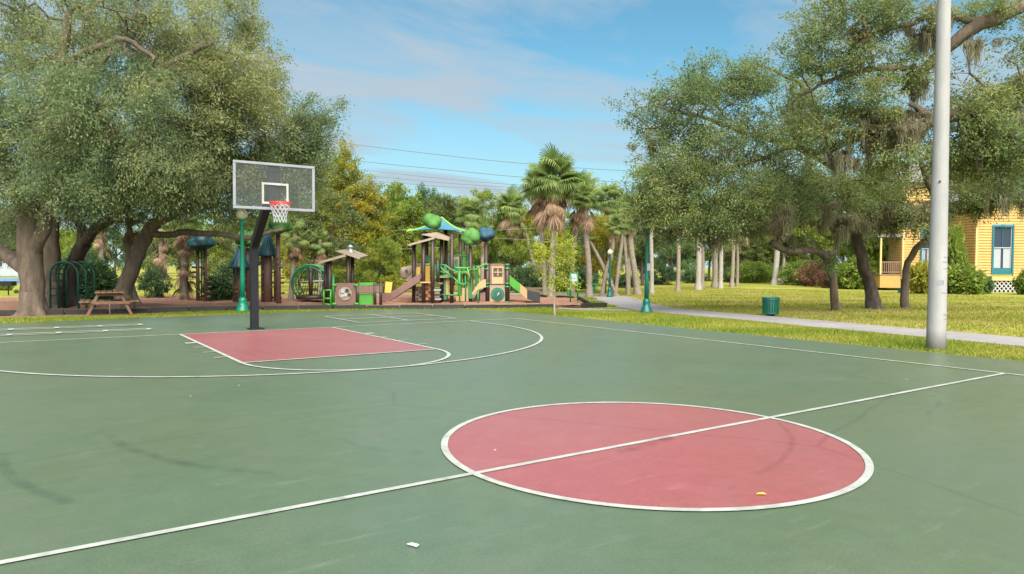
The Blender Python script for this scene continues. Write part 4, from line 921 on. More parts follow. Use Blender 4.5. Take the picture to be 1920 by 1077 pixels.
def flare(name, parent, r, h, mat, seed, origin=(0, 0, 0), lobes=6):
    """root flare: a buttressed skirt round the foot of a trunk"""
    rr = random.Random(seed); ph = [rr.uniform(0, 6.28) for _ in range(3)]; n = 26; v = []; ff = []
    for j, (t, m) in enumerate(((0, 1.55), (.12, 1.32), (.3, 1.15), (.6, 1.04), (1, .95))):
        for k in range(n):
            a = 2*math.pi*k/n; q = 1+(m-1)*.55*(math.sin(lobes*a+ph[0])+.5*math.sin((lobes-3)*a+ph[1])); v.append((origin[0]+r*m*q*math.cos(a), origin[1]+r*m*q*math.sin(a), origin[2]-.06+h*t))
    for j in range(4):
        for k in range(n): ff.append((j*n+k, j*n+(k+1) % n, (j+1)*n+(k+1) % n, (j+1)*n+k))
    return MB().add(v, ff, True).build(name, mat, parent)

# ---- the spreading oaks on the left: one thing per trunk
def make_tree(name, label, base, limbs, clumps, leaf, bark, n, length, spread, ls, lw_, droop, fl=None, group=None, moss=None, tw=None, seg=.5, up=.5, cat='tree'):
    base = np.array(base); t = empty(name, base, 0, label, cat, group); sk = Skel(); ids = []
    for L_ in limbs:
        pts, radii = L_[0], L_[1]; st = -1
        if len(L_) > 2: st = ids[L_[2][0]][min(int(L_[2][1]*(len(ids[L_[2][0]])-1)), len(ids[L_[2][0]])-1)]; pts = [sk.P[st]]+list(pts)[0:]
        ids.append(sk.limb(pts, radii, st))
    P, val = sprays_of(clumps); sk.grow(P, seg=seg); me = sk.mesh('trunk', bark, base); link('trunk', me, None, t)
    if fl: flare('root_flare', t, fl[0], fl[1], bark, int(base[0]*10) % 97)
    c = P.mean(0); dirs = unit(unit(P-c)*.8+rng.normal(0, .6, P.shape)+np.array([0, 0, .1])); v, f, a = leaf_quads(P, dirs, n, length, spread, ls, lw_, droop, np.clip(val+rng.normal(0, .12, len(P)), 0, 1), up)
    link('crown', npmesh('crown', v-base, f, leaf, a), None, t)
    if moss is not None:
        an = np.concatenate([ell(*m[:7]) for m in moss[0]]); mv_, mf_, ma_ = moss_mesh(an, moss[1], moss[2], moss[3], moss[4], base); link('spanish_moss', npmesh('spanish_moss', mv_, mf_, 'moss_mat', ma_), None, t)
    return t
b1 = G(62, 590)
make_tree('oak_tree', 'huge oak with thick straight pale trunk at the left of the court', b1,
  [([b1+[0, 0, -.1], V(60, 540, 23.0), V(58, 470, 23.0), V(56, 400, 23.0)], [.40, .36, .35, .34]),
   ([V(40, 360, 22.7), V(10, 300, 22), V(-40, 200, 21)], [.30, .22, .15], (0, 1.)), ([V(70, 340, 23), V(80, 250, 22.5), V(110, 140, 22), V(130, 20, 22)], [.33, .26, .2, .1], (0, 1.)),
   ([V(82, 430, 22.7), V(90, 390, 22.4), V(118, 348, 22), V(150, 310, 21.3), V(230, 270, 20.5)], [.22, .21, .19, .15, .1], (0, .72)), ([V(25, 490, 23.3), V(-20, 462, 23.6), V(-90, 420, 24)], [.25, .22, .18], (0, .5)),
   ([V(200, 200, 21), V(300, 130, 21), V(400, 80, 21)], [.16, .11, .06], (2, .5)), ([V(180, 90, 20.5), V(240, 75, 20.5), V(290, 110, 20.3)], [.12, .08, .05], (2, .8))],
  [(70, 60, 150, 140, 22, 3.2, 400, .45), (250, 60, 150, 130, 21.5, 3, 350, .5), (390, 70, 110, 110, 22, 2.6, 225, .62), (60, 230, 130, 110, 21.5, 2.6, 320, .35), (200, 220, 130, 100, 20.5, 2.2, 380, .3), (330, 200, 120, 110, 21.5, 2.4, 270, .45), (10, 330, 70, 55, 21.5, 1.6, 130, .35), (150, 320, 110, 50, 20.3, 1.4, 230, .3), (290, 310, 110, 60, 21, 1.6, 260, .4), (440, 190, 70, 90, 22.5, 2, 220, .7), (-90, 150, 120, 180, 22, 3, 200, .4)],
  'leaf_left', 'bark', 72, .62, .115, .10, .033, .5, (.34, .8))
b2 = G(232, 582)
make_tree('oak_tree', 'leaning oak behind picnic table with long limb arching to the right', b2,
  [([b2+[0, 0, -.1], V(232, 545, 25.4), V(252, 490, 25.6), V(270, 450, 25.6), V(292, 418, 25.4), V(330, 398, 25), V(385, 372, 24.6), V(450, 330, 24)], [.34, .27, .25, .24, .21, .18, .14, .08]),
   ([V(310, 440, 25.5), V(345, 436, 25.3), V(400, 440, 25), V(470, 446, 24.8), V(530, 430, 24.5)], [.14, .12, .11, .09, .05], (0, .48)), ([V(300, 360, 25.5), V(330, 290, 25), V(400, 200, 25), V(470, 120, 25)], [.2, .16, .12, .06], (0, .65)),
   ([V(500, 300, 24.5), V(545, 260, 24.5), V(580, 235, 24.5), V(625, 208, 24.5)], [.09, .06, .04, .02], (2, .6))],
  [(400, 250, 110, 90, 24.5, 2.6, 430, .4), (475, 315, 110, 48, 24.6, 1.8, 320, .45), (370, 345, 95, 36, 24.5, 1.8, 240, .35), (520, 350, 70, 25, 26.2, .8, 120, .4), (430, 385, 60, 25, 27.5, .8, 90, .3), (540, 300, 70, 60, 24.5, 1.8, 200, .45), (600, 215, 40, 26, 24.5, .8, 46, .3), (560, 245, 45, 28, 24.5, .9, 60, .35), (460, 70, 45, 70, 24.5, 1.6, 90, .6), (480, 160, 50, 50, 25, 1.4, 90, .6), (300, 360, 90, 40, 24.8, 1.5, 160, .35), (590, 285, 30, 28, 24.6, .8, 40, .3)],
  'leaf_left', 'bark', 66, .62, .115, .10, .033, .45, (.30, .6))
b3 = G(128, 577)
make_tree('oak_tree', 'dark oak behind the green arch with limb rising to the right', b3,
  [([b3+[0, 0, -.1], V(130, 530, 26.8), V(140, 490, 26.8), V(158, 455, 26.6)], [.30, .27, .26, .25]),
   ([V(185, 425, 26.2), V(220, 398, 25.8), V(255, 372, 25.4), V(310, 330, 25)], [.20, .18, .15, .09], (0, 1.)), ([V(150, 420, 27), V(125, 380, 27.4), V(110, 320, 27.5)], [.2, .16, .1], (0, 1.))],
  [(180, 370, 110, 40, 26, 1.8, 260, .25), (100, 380, 70, 45, 27, 1.6, 160, .25), (250, 345, 90, 35, 25.6, 1.5, 180, .3)], 'leaf_left', 'dark_bark', 38, .5, .13, .11, .036, .4, (.28, .6))
b4 = G(96, 580)
make_tree('oak_tree', 'second straight trunk standing just behind the huge oak', b4,
  [([b4+[0, 0, -.1], V(96, 520, 26), V(97, 440, 26), V(100, 370, 26), V(110, 250, 26)], [.30, .27, .26, .24, .15]), ([V(60, 420, 26.5), V(10, 400, 27), V(-50, 380, 27)], [.16, .13, .08], (0, .6))],
  [(120, 290, 90, 60, 26.5, 1.6, 150, .4), (20, 400, 60, 40, 27, 1.5, 110, .3), (-30, 440, 40, 50, 28, 1.5, 70, .3)], 'leaf_left', 'bark', 38, .5, .14, .12, .04, .4, (.3, .6))

# ---- the live oaks on the right with hanging moss
r1 = G(1640, 578)
make_tree('live_oak', 'middle live oak trunk of the three on the right lawn, hung with moss', r1,
  [([r1+[0, 0, -.1], V(1632, 540, 28.9), V(1618, 490, 28.6), V(1606, 440, 28.3), V(1600, 395, 28)], [.29, .235, .22, .21, .20]),
   ([V(1570, 380, 27), V(1520, 390, 26), V(1470, 395, 25.2), V(1420, 385, 24.5)], [.17, .13, .1, .05], (0, 1.)), ([V(1612, 360, 27.6), V(1650, 335, 27), V(1700, 310, 26.6)], [.18, .13, .07], (0, 1.)),
   ([V(1590, 350, 27.5), V(1560, 310, 27), V(1480, 270, 26), V(1400, 250, 25.5), V(1300, 215, 25), V(1225, 200, 25)], [.22, .18, .14, .11, .07, .03], (0, 1.)), ([V(1420, 300, 25.5), V(1340, 320, 25), V(1270, 350, 24.8)], [.09, .07, .04], (3, .5)),
   ([V(1540, 230, 26.5), V(1500, 160, 26.3), V(1420, 120, 26)], [.12, .08, .04], (3, .35))],
  [(1260, 205, 72, 48, 25, 1.8, 170, .25), (1330, 170, 60, 45, 25.2, 1.6, 140, .35), (1400, 150, 60, 50, 25.6, 1.7, 150, .4), (1290, 290, 95, 55, 24.8, 2.2, 270, .4), (1260, 370, 75, 55, 25, 2, 230, .5), (1360, 370, 100, 60, 24.6, 2.4, 330, .45), (1390, 270, 90, 55, 25.4, 2, 240, .4), (1460, 375, 80, 40, 25.4, 2, 190, .35), (1490, 210, 70, 55, 26, 2, 170, .5), (1540, 360, 70, 45, 26.6, 1.8, 140, .5), (1320, 425, 70, 22, 24.6, 1.4, 90, .4), (1228, 395, 38, 34, 24.2, 1., 70, .55), (1215, 330, 30, 30, 24.4, .9, 40, .5), (1640, 350, 70, 40, 27, 1.8, 130, .5), (1480, 320, 70, 45, 25.5, 1.8, 150, .55)],
  'leaf_right', 'dark_bark', 46, .42, .11, .09, .043, .2, (.24, .45),
  moss=([(1440, 405, 110, 26, 25, 1.6, 50), (1300, 430, 70, 20, 24.8, 1.2, 30), (1540, 400, 60, 30, 26, 1.2, 26), (1380, 340, 120, 50, 25, 1.8, 34), (1260, 300, 60, 60, 24.8, 1.5, 16)], 44, .2, .95, .12))
r2 = G(1568, 581)
make_tree('live_oak', 'bent live oak with a sawn low limb reaching left over the lawn', r2,
  [([r2+[0, 0, -.1], V(1566, 545, 27), V(1558, 505, 26.8), V(1545, 482, 26.6), V(1520, 470, 26.3), V(1490, 471, 26), V(1462, 463, 25.8), V(1448, 456, 25.7)], [.18, .15, .14, .135, .13, .125, .125, .135]), ([V(1568, 470, 26.8), V(1572, 420, 26.8), V(1580, 370, 26.6)], [.10, .08, .05], (0, .5))],
  [(1565, 375, 60, 40, 26.5, 1.4, 100, .5), (1470, 446, 18, 8, 25.9, .4, 6, .4), (1555, 500, 18, 12, 26.3, .5, 12, .3)], 'leaf_right', 'bark', 32, .4, .11, .10, .046, .15, (.155, .35),
  moss=([(1500, 448, 50, 10, 26, .8, 7), (1560, 415, 50, 20, 26.3, 1, 14)], 34, .3, .9, .08))
cutp = V(1447, 455, 25.65)
r3 = G(1697, 577)
make_tree('live_oak', 'slender curved live oak trunk nearest the yellow house', r3,
  [([r3+[0, 0, -.1], V(1696, 540, 29), V(1700, 500, 28.8), V(1716, 472, 28.4), V(1740, 445, 28), V(1755, 415, 27.6), V(1752, 375, 27.2), V(1735, 330, 26.8), V(1728, 300, 26.5)], [.18, .14, .13, .125, .125, .12, .11, .10, .08]), ([V(1790, 400, 27.5), V(1840, 392, 27), V(1890, 378, 26.5), V(1940, 365, 26.3)], [.12, .11, .09, .06], (0, .6))],
  [(1700, 400, 60, 45, 27.4, 1.5, 140, .5), (1820, 370, 80, 35, 27, 1.5, 150, .35), (1900, 340, 60, 45, 26.6, 1.5, 130, .3), (1790, 320, 60, 45, 27, 1.6, 130, .5), (1660, 420, 50, 25, 27.4, 1, 60, .4)], 'leaf_right', 'bark', 34, .4, .12, .10, .046, .15, (.15, .35),
  moss=([(1680, 395, 60, 24, 27.2, 1.2, 44), (1860, 358, 40, 14, 26.8, .6, 62), (1790, 392, 60, 10, 27.2, .5, 8), (1905, 372, 20, 10, 26.6, .4, 4), (1730, 390, 40, 30, 27, 1, 10)], 60, .3, 1.15, .13))
r4 = at(2130, 20)
make_tree('live_oak', 'great overhanging live oak limbs reaching in behind the light pole', r4,
  [([r4+[0, 0, -.1], V(2120, 450, 20), V(2100, 300, 20), V(2080, 180, 20)], [.55, .48, .42, .38]),
   ([V(2000, -20, 19.6), V(1920, 8, 19.4), V(1840, 45, 19.4), V(1790, 78, 19.6), V(1745, 120, 20), V(1715, 145, 20.3), V(1690, 175, 20.6)], [.30, .25, .21, .18, .15, .10, .05], (0, 1.)),
   ([V(2000, 230, 20), V(1900, 225, 20), V(1810, 215, 20.2), V(1750, 228, 20.4), V(1680, 236, 20.6), V(1600, 262, 21), V(1540, 285, 21.3), V(1502, 280, 21.6)], [.28, .25, .22, .19, .15, .13, .11, .08], (0, .85)),
   ([V(1725, 205, 20.3), V(1705, 195, 20.2)], [.12, .06], (2, .55)), ([V(1760, 20, 19.4), V(1700, 50, 19.6), V(1640, 60, 19.8), V(1610, 110, 20)], [.09, .07, .05, .03], (1, .45)), ([V(1640, 130, 20.2), V(1560, 150, 20.6), V(1500, 180, 21)], [.08, .06, .03], (1, .8)),
   ([V(1840, 160, 20), V(1815, 130, 19.7), V(1830, 100, 19.6)], [.05, .03, .02], (2, .25))],
  [(1560, 40, 90, 55, 20, 1.5, 170, .45), (1660, 30, 75, 45, 19.7, 1.4, 120, .4), (1520, 110, 65, 45, 20.6, 1.3, 90, .4), (1620, 120, 60, 40, 20.3, 1.3, 70, .45), (1610, 200, 90, 40, 20.8, 1.4, 150, .55), (1540, 250, 80, 40, 21, 1.4, 130, .5), (1700, 130, 45, 40, 20.2, 1, 60, .4), (1850, 20, 70, 18, 19.3, 1, 60, .5), (1850, 190, 80, 45, 20, 1.5, 200, .6), (1905, 165, 40, 30, 20, 1.0, 70, .8), (1850, 290, 70, 45, 20.6, 1.2, 140, .85), (1830, 260, 90, 40, 20.4, 1.5, 210, .4), (1900, 300, 60, 50, 20.2, 1.5, 160, .3), (1680, 290, 70, 40, 21, 1.4, 110, .5), (1990, 120, 90, 140, 20, 2.2, 200, .4), (1790, 300, 40, 35, 21, 1, 60, .5)],
  'leaf_right', 'bark', 42, .36, .10, .082, .04, .2, None,
  moss=([(1690, 215, 80, 18, 20.6, .6, 110), (1700, 245, 40, 14, 20.5, .5, 70), (1640, 255, 60, 16, 20.8, .6, 30), (1735, 60, 40, 50, 19.8, .5, 26), (1720, 150, 25, 25, 20.2, .4, 20), (1850, 240, 70, 25, 20.2, .8, 26), (1620, 60, 50, 40, 19.9, .6, 8), (1800, 70, 60, 20, 19.5, .4, 8), (1580, 290, 60, 20, 21, .7, 14)], 46, .2, .95, .09))
ns = MB().ball((0, 0, 0), (.17, .16, .2), 14, 10, 8, .3, 3).build('bird_nest', 'nest'); ns.location = V(1622, 66, 19.9); tag(ns, 'round brown nest clump high in the moss hung oak', 'nest')

# ---------------------------------------------------------------- palms
def frond_mesh(name, mat, pet, rad, droop, n=17, seed=0, val=.5, span=2.1):
    r_ = np.random.default_rng(seed); v = []; f = []; a = []
    def stripq(P, W_, c):
        k = len(v)
        for p, s_ in zip(P, W_): v.append(p-s_); v.append(p+s_); a.extend([c, c])
        for i in range(len(P)-1): f.append((k+2*i, k+2*i+1, k+2*i+3, k+2*i+2))
    stripq([np.array([0, 0, 0.]), np.array([pet*.5, 0, .05*pet]), np.array([pet, 0, -.02])], [np.array([0, .028, 0])]*2+[np.array([0, .02, 0])], val*.6)
    for i in range(n):
        th = -span+2*span*i/(n-1); L_ = rad*(1-.28*abs(th)/span)*r_.uniform(.88, 1.08); d = np.array([math.cos(th), math.sin(th), 0]); s_ = np.array([-math.sin(th), math.cos(th), .35*(1 if i % 2 else -1)]); c0 = np.array([pet, 0, -.02]); fold = -.10*abs(math.sin(th))
        pts = [c0, c0+d*L_*.5+np.array([0, 0, fold*L_+.02]), c0+d*L_*.80+np.array([0, 0, fold*L_-droop*L_*.22]), c0+d*L_*(.98-.25*droop)+np.array([0, 0, fold*L_-droop*L_*.62])]
        w_ = rad*span/n*.42; stripq(pts, [s_*.012, s_*w_, s_*w_*.7, s_*.004], float(np.clip(val+r_.normal(0, .18), 0, 1)))
    return npmesh(name, np.array(v), np.array(f), mat, np.array(a))
FR = [frond_mesh('frond', 'palm_green', .70, .72, .30+.20*k, 26, k, .40+.15*k, 2.35) for k in range(4)]
DF = [frond_mesh('dead_frond', 'palm_dead', .45, .80, .25+.12*k, 12, 20+k, .3+.22*k, .8) for k in range(3)]
def palm(label, base, pts, rad, r0=.17, nf=34, nd=16, skirt=0., bark='pale_bark', group='palms', sc_=None, seed=0, name='palm_tree'):
    base = np.array(base); t = empty(name, base, 0, label, 'palm', group); rr = random.Random(seed); P = smooth([base-[0, 0, .1]]+[np.array(p) for p in pts], 64); L_ = len(P)
    R_ = [r0*(1.35-.45*min(1, i/9))*(1-.22*i/L_)*(1+(.07 if i % 2 else -.05)*rr.uniform(.4, 1.2)) for i in range(L_)]
    MB().tube([p-base for p in P], R_, 10).build('trunk', bark, t); top = P[-1]-base
    for k in range(nf):
        o = bpy.data.objects.new('frond', FR[rr.randrange(4)]); col.objects.link(o); o.parent = t; u = k/nf; el = 1.4-2.35*u**.85+rr.uniform(-.2, .2); az = k*2.39996+rr.uniform(-.3, .3); s_ = rad/1.45*rr.uniform(.66, 1.02)
        o.location = tuple(top+np.array([0, 0, rr.uniform(-.25, .15)])); o.rotation_euler = (rr.uniform(-.4, .4), -el, az); o.scale = (s_,)*3
    for k in range(int(nd*.75)):
        o = bpy.data.objects.new('dead_frond', DF[rr.randrange(3)]); col.objects.link(o); o.parent = t; az = k*2.39996+rr.uniform(-.3, .3); s_ = rad/1.42*rr.uniform(.75, 1.15); dz = rr.uniform(0, 1)
        i = int((L_-1)*(1-skirt*dz)) if skirt else L_-1; q = P[i]-base; o.location = (q[0], q[1], q[2]-.15-rr.uniform(0, .3)); o.rotation_euler = (rr.uniform(-.6, .6), rr.uniform(.70, 1.42), az); o.scale = (s_*rr.uniform(.8, 1.2), s_*.9, s_)
    return t
def pal(label, bpx, bpy_, tr, r_px, seed, d=None, **k):
    b = G(bpx, bpy_) if d is None else at(bpx, d); dd = depth(b); return palm(label, b, [V(x_, y_, dd+(q[0] if q else 0)) for x_, y_, *q in tr], r_px*dd/FPX, seed=seed, **k)
pal('tallest fan palm of the cluster with full green crown', 1034, 561, [(1036, 480), (1040, 400), (1042, 330)], 64, 1, nf=85, nd=60, skirt=.2, r0=.20)
pal('fan palm with slim twin trunk left of the tallest palm', 1022, 557, [(1019, 480), (1014, 410), (1010, 343)], 52, 2, nf=60, nd=44, skirt=.2, r0=.15)
pal('fan palm right of the tallest palm with brown hanging fronds', 1074, 553, [(1074, 480), (1084, 410), (1086, 352)], 50, 3, nf=60, nd=46, skirt=.24, r0=.15)
pal('fan palm with leaning trunk left of the palm cluster', 1012, 545, [(996, 480), (982, 430), (957, 388)], 46, 4, nf=56, nd=46, skirt=.2, r0=.17)
pal('straight palm trunk at the right edge of the cluster', 1105, 558, [(1104, 500), (1098, 430), (1099, 368)], 42, 5, nf=44, nd=30, skirt=.2, r0=.19)
pal('fan palm crown showing above the play structure canopy', 884, 540, [(884, 480), (882, 398)], 44, 6, d=50, nf=50, nd=30)
pal('small fan palm between the canopy and leaning palm', 905, 540, [(905, 480), (906, 432)], 34, 16, d=46, nf=24, nd=14)
pal('fan palm behind the yellow foliage right of the cluster', 1146, 548, [(1146, 470), (1143, 370)], 44, 7, d=47, nf=46, nd=14)
pal('bright fan palm rising behind the yellow leaved tree', 1178, 546, [(1180, 470), (1172, 385)], 38, 8, d=52, nf=42, nd=12)
pal('leaning palm trunk crossing others beside the far lamp', 1158, 556, [(1140, 520), (1118, 475), (1098, 440)], 24, 9, nf=12, nd=10, r0=.13)
pal('slim palm trunk just left of the far path lamp', 1128, 556, [(1136, 510), (1148, 470), (1152, 425)], 30, 10, nf=16, nd=8, r0=.12)
pal('slim palm trunk just right of the far path lamp', 1153, 556, [(1160, 500), (1166, 450), (1165, 410)], 34, 11, nf=18, nd=8, r0=.12)
pal('slim pale palm trunk left of the teal path lamp', 1178, 552, [(1175, 500), (1171, 450), (1168, 400)], 34, 12, nf=18, nd=8, r0=.12)
pal('thick double palm trunk behind the teal path lamp', 1196, 552, [(1190, 510), (1184, 470), (1180, 415)], 36, 13, nf=20, nd=10, r0=.22)
pal('pale palm trunk close right of the teal path lamp', 1222, 550, [(1222, 500), (1221, 450), (1222, 400)], 36, 14, nf=20, nd=8, r0=.15, bark='white_bark')
for i, (x_, y_, tx, ty, r0, lab) in enumerate(((1271, 546, 1270, 408, .16, 'first pale palm trunk on the lawn right of the teal lamp'), (1309, 543, 1308, 405, .24, 'second pale palm trunk on the lawn, near white'), (1317, 540, 1315, 420, .16, 'narrow palm trunk touching the near white one'), (1351, 541, 1349, 400, .19, 'pale palm trunk in the middle of the far lawn'), (1372, 538, 1374, 410, .18, 'palm trunk with slight lean right of the middle one'), (1340, 538, 1338, 420, .26, 'darker thick palm trunk behind the middle pale one'), (1452, 534, 1458, 420, .30, 'pale palm trunk standing behind the trash can'), (1466, 533, 1472, 410, .17, 'slender pale palm trunk right of the one behind the trash can'), (1382, 536, 1380, 430, .15, 'thin palm trunk among green bushes on far lawn'))):
    pal(lab, x_, y_, [((x_+tx)/2+2, (y_+ty)/2), (tx, ty)], 40, 30+i, nf=20, nd=8, r0=r0, bark='white_bark' if i in (1, 3, 6, 7) else 'pale_bark', group='palms along the far lawn')
# palms among the left oaks
pal('thin palm with bent pale trunk behind the picnic table', 262, 578, [(246, 535, .2), (240, 500, .2), (242, 450, .2), (243, 402, .2)], 42, 50, nf=16, nd=26, skirt=.12, r0=.13)
pal('shaggy palm wrapped in brown dead fronds left of teal treetop', 345, 567, [(345, 520), (346, 460), (345, 400)], 46, 51, nf=18, nd=110, skirt=.82, r0=.2)
pal('palm with brown skirt right of the lime treetop post', 545, 566, [(548, 520), (551, 470), (553, 440)], 40, 52, nf=16, nd=40, skirt=.22, r0=.13)
pal('palm trunk with dry skirt behind the leaning oak', 300, 560, [(300, 520), (302, 470), (303, 430)], 36, 53, d=36, nf=14, nd=44, skirt=.6, r0=.15)
pal('palm with dry hanging skirt between arch and picnic table', 190, 560, [(190, 500), (190, 440), (191, 410)], 36, 54, d=34, nf=14, nd=36, skirt=.4, r0=.14)
pal('young palm with brown skirt left of toddler playset roof', 600, 560, [(600, 510), (600, 450)], 34, 55, d=36, nf=16, nd=36, skirt=.2, r0=.13)

# ---------------------------------------------------------------- trees and shrubs behind
def proto(name, H, W_, kind, seed, leaf='leaf_bright', bark='dark_bark', n=44, ls=.27, lw_=.14):
    global rng
    keep = rng; rng = np.random.default_rng(seed); t = empty(name, (0, 0, 0)); sk = Skel(); C = []
    if kind == 'shrub':
        for k in range(5): a = k*1.3; sk.limb([(0, 0, 0), (.2*W_*math.cos(a), .2*W_*math.sin(a), H*.35), (.33*W_*math.cos(a), .33*W_*math.sin(a), H*.7)], [.04, .03, .015])
        q = unit(rng.normal(0, 1, (150, 3)))*rng.uniform(.2, 1, (150, 1))**.5; C.append(q*np.array([W_*.5, W_*.5, H*.5])+np.array([0, 0, H*.5]))
    elif kind == 'cone':
        tr = sk.limb([(0, 0, 0), (.1, .05, H*.5), (0, 0, H*.98)], [.22, .14, .03])
        for k in range(26):
            u = .12+.86*k/26; a = k*2.4; rr = W_*.5*(1-u)**.75*rng.uniform(.7, 1.15)+.15; m = int(26*(1-u)+6); q = rng.normal(0, 1, (m, 3))*np.array([.35+.1*rr, .35+.1*rr, .32]); C.append(q+np.array([rr*.75*math.cos(a), rr*.75*math.sin(a), H*u]))
    else:
        sk.limb([(0, 0, -.1), (.1, .1, H*.22), (.25, -.1, H*.42)], [.26, .2, .16]); k0 = len(sk.P)-1
        for k in range(6): a = k*1.05+rng.uniform(-.3, .3); sk.limb([sk.P[k0], (.22*W_*math.cos(a), .22*W_*math.sin(a), H*.58), (.36*W_*math.cos(a), .36*W_*math.sin(a), H*rng.uniform(.62, .85))], [.12, .08, .04], k0)
        for k in range(15):
            a = rng.uniform(0, 6.28); u = rng.uniform(.28, .93); rr = W_*.5*math.sin(math.pi*min(1, (u-.1)*1.02))**.6*rng.uniform(.35, .85); m = 30; q = unit(rng.normal(0, 1, (m, 3)))*rng.uniform(.1, 1, (m, 1))**.5; C.append(q*np.array([W_*.22, W_*.22, H*.13])+np.array([rr*math.cos(a), rr*math.sin(a), H*u]))
    P = np.concatenate(C); val = np.concatenate([np.full(len(c), rng.uniform(.2, .75)) for c in C]); sk.grow(P, seg=.8); link('trunk', sk.mesh('trunk', bark, np.zeros(3)), None, t)
    dirs = unit(unit(P-P.mean(0))+rng.normal(0, .5, P.shape)); v, f, a = leaf_quads(P, dirs, n, .45 if kind != 'shrub' else .3, .2 if kind != 'shrub' else .12, ls, lw_, .3, np.clip(val+rng.normal(0, .1, len(P)), 0, 1), .6)
    link('crown', npmesh('crown', v, f, leaf, a), None, t); rng = keep; return t
PR = {'A': proto('broad_tree', 10, 9, 'broad', 1), 'B': proto('broad_tree', 12, 7, 'broad', 2), 'E': proto('broad_tree', 9, 11, 'broad', 8), 'C': proto('cypress_tree', 12, 5, 'cone', 3, 'leaf_yellow', n=64, ls=.24, lw_=.085), 'S': proto('shrub', 2.4, 3., 'shrub', 4, 'leaf_dark', n=46, ls=.17, lw_=.07), 'T': proto('shrub', 2.4, 3., 'shrub', 5, 'leaf_dark', n=26, ls=.36, lw_=.14)}
PH = {'A': 10, 'B': 12, 'E': 9, 'C': 12, 'S': 2.4, 'T': 2.4}; first = set()
def plant(k, px, d, top_y, leaf, label, group, wide=1., seed=0, base=None):
    o = PR[k] if k not in first else copy_tree(PR[k]); first.add(k); o.location = at(px, d, -.05) if base is None else base; d = depth(o.location)
    H = float(V(px, top_y, d)[2]); s = H/PH[k]; o.scale = (s*wide, s*wide, s); o.rotation_euler = (0, 0, seed*1.7+px*.013)
    tag(o, label, 'shrub' if k in 'ST' else 'tree', group)
    for c in o.children:
        if c.name.startswith('crown'): c.material_slots[0].link = 'OBJECT'; c.material_slots[0].material = M[leaf]
    return o
g1 = 'trees behind the playground'
plant('C', 645, 46, 272, 'leaf_yellow', 'tall yellow green cypress with pointed top right of the backboard', g1, 1.0)
plant('C', 612, 49, 300, 'leaf_bright', 'second pointed cypress close behind the backboard edge', g1, 1.1, 3)
plant('C', 693, 46, 335, 'leaf_yellow', 'shorter orange yellow cypress above the toddler playset', g1, 1.25, 5)
plant('A', 606, 38, 362, 'leaf_olive', 'dark olive oak between cypress and hoop', g1, .85, 2)
plant('A', 735, 54, 352, 'leaf_bright', 'leafy green tree right of the orange yellow cypress', g1, .8, 4)
plant('B', 772, 50, 372, 'leaf_bright', 'bright green tree left of the play structure canopy', g1, .9, 6)
plant('E', 716, 43, 448, 'leaf_bright', 'low bright green tree over the brown slide', g1, .7, 7)
plant('B', 830, 62, 366, 'leaf_olive', 'olive tree behind the play structure canopy', g1, .9, 8)
plant('A', 922, 58, 362, 'leaf_bright', 'green tree behind the blue treetop', g1, .8, 9)
plant('E', 960, 48, 425, 'leaf_bright', 'spreading light green tree behind the panel tower', g1, .8, 10)
plant('A', 1000, 56, 398, 'leaf_yellow', 'yellow green tree seen through the palm trunks', g1, .8, 11)
plant('A', 1062, 58, 400, 'leaf_bright', 'bright green tree seen between the palm trunks', g1, .9, 12)
plant('E', 1135, 44, 405, 'leaf_yellow', 'yellow leaved tree left of the teal path lamp', g1, .55, 13)
plant('A', 1205, 62, 372, 'leaf_olive', 'olive tree behind the teal path lamp', g1, .8, 14)
plant('E', 1105, 60, 420, 'leaf_olive', 'olive tree filling the shade behind the path bend', g1, 1., 15)
plant('E', 862, 46, 452, 'leaf_bright', 'low green tree behind the middle of the play structure', g1, .7, 16)
plant('E', 800, 44, 462, 'leaf_bright', 'low green tree behind the brown slide top', g1, .7, 17)
plant('C', 792, 72, 350, 'leaf_dark', 'thin dark pointed tree far above the slide', g1, .9, 18)
plant('C', 812, 74, 358, 'leaf_dark', 'second thin dark pointed tree beside the treetop', g1, .9, 19)
plant('C', 742, 72, 348, 'leaf_olive', 'thin pointed far tree right of the yellow cypress', g1, .8, 20)
g2 = 'trees beyond the far lawn'
for i, (px, d, ty, lf_, k, wd, lab) in enumerate(((1260, 80, 430, 'leaf_dark', 'E', 1., 'dark tree beyond the lawn behind the first pale trunk'), (1330, 84, 420, 'leaf_bright', 'A', 1., 'bright tree beyond the lawn behind the near white trunk'), (1395, 80, 440, 'leaf_olive', 'E', 1., 'olive tree beyond the lawn left of the trash can'), (1450, 86, 420, 'leaf_bright', 'A', 1., 'bright tree beyond the lawn behind the trash can'), (1510, 80, 430, 'leaf_olive', 'E', .9, 'olive tree beyond the lawn over the reddish shrub'), (1580, 70, 380, 'leaf_bright', 'A', .8, 'bright tree between the bent oak and the porch'), (1640, 66, 360, 'leaf_olive', 'B', .8, 'olive tree left of the porch'), (1660, 64, 300, 'leaf_bright', 'B', .8, 'tall bright tree behind the oak crowns by the house'), (1480, 80, 345, 'leaf_bright', 'B', 1.2, 'tall far tree behind the right oak crown'), (1380, 84, 355, 'leaf_bright', 'B', 1.2, 'tall far tree left of the right oak moss'), (1290, 86, 365, 'leaf_bright', 'B', 1.2, 'tall far tree at the left end of the right oak'))):
    plant(k, px, d, ty, lf_, lab, g2, wd, i)
g3 = 'trees behind the left oaks'
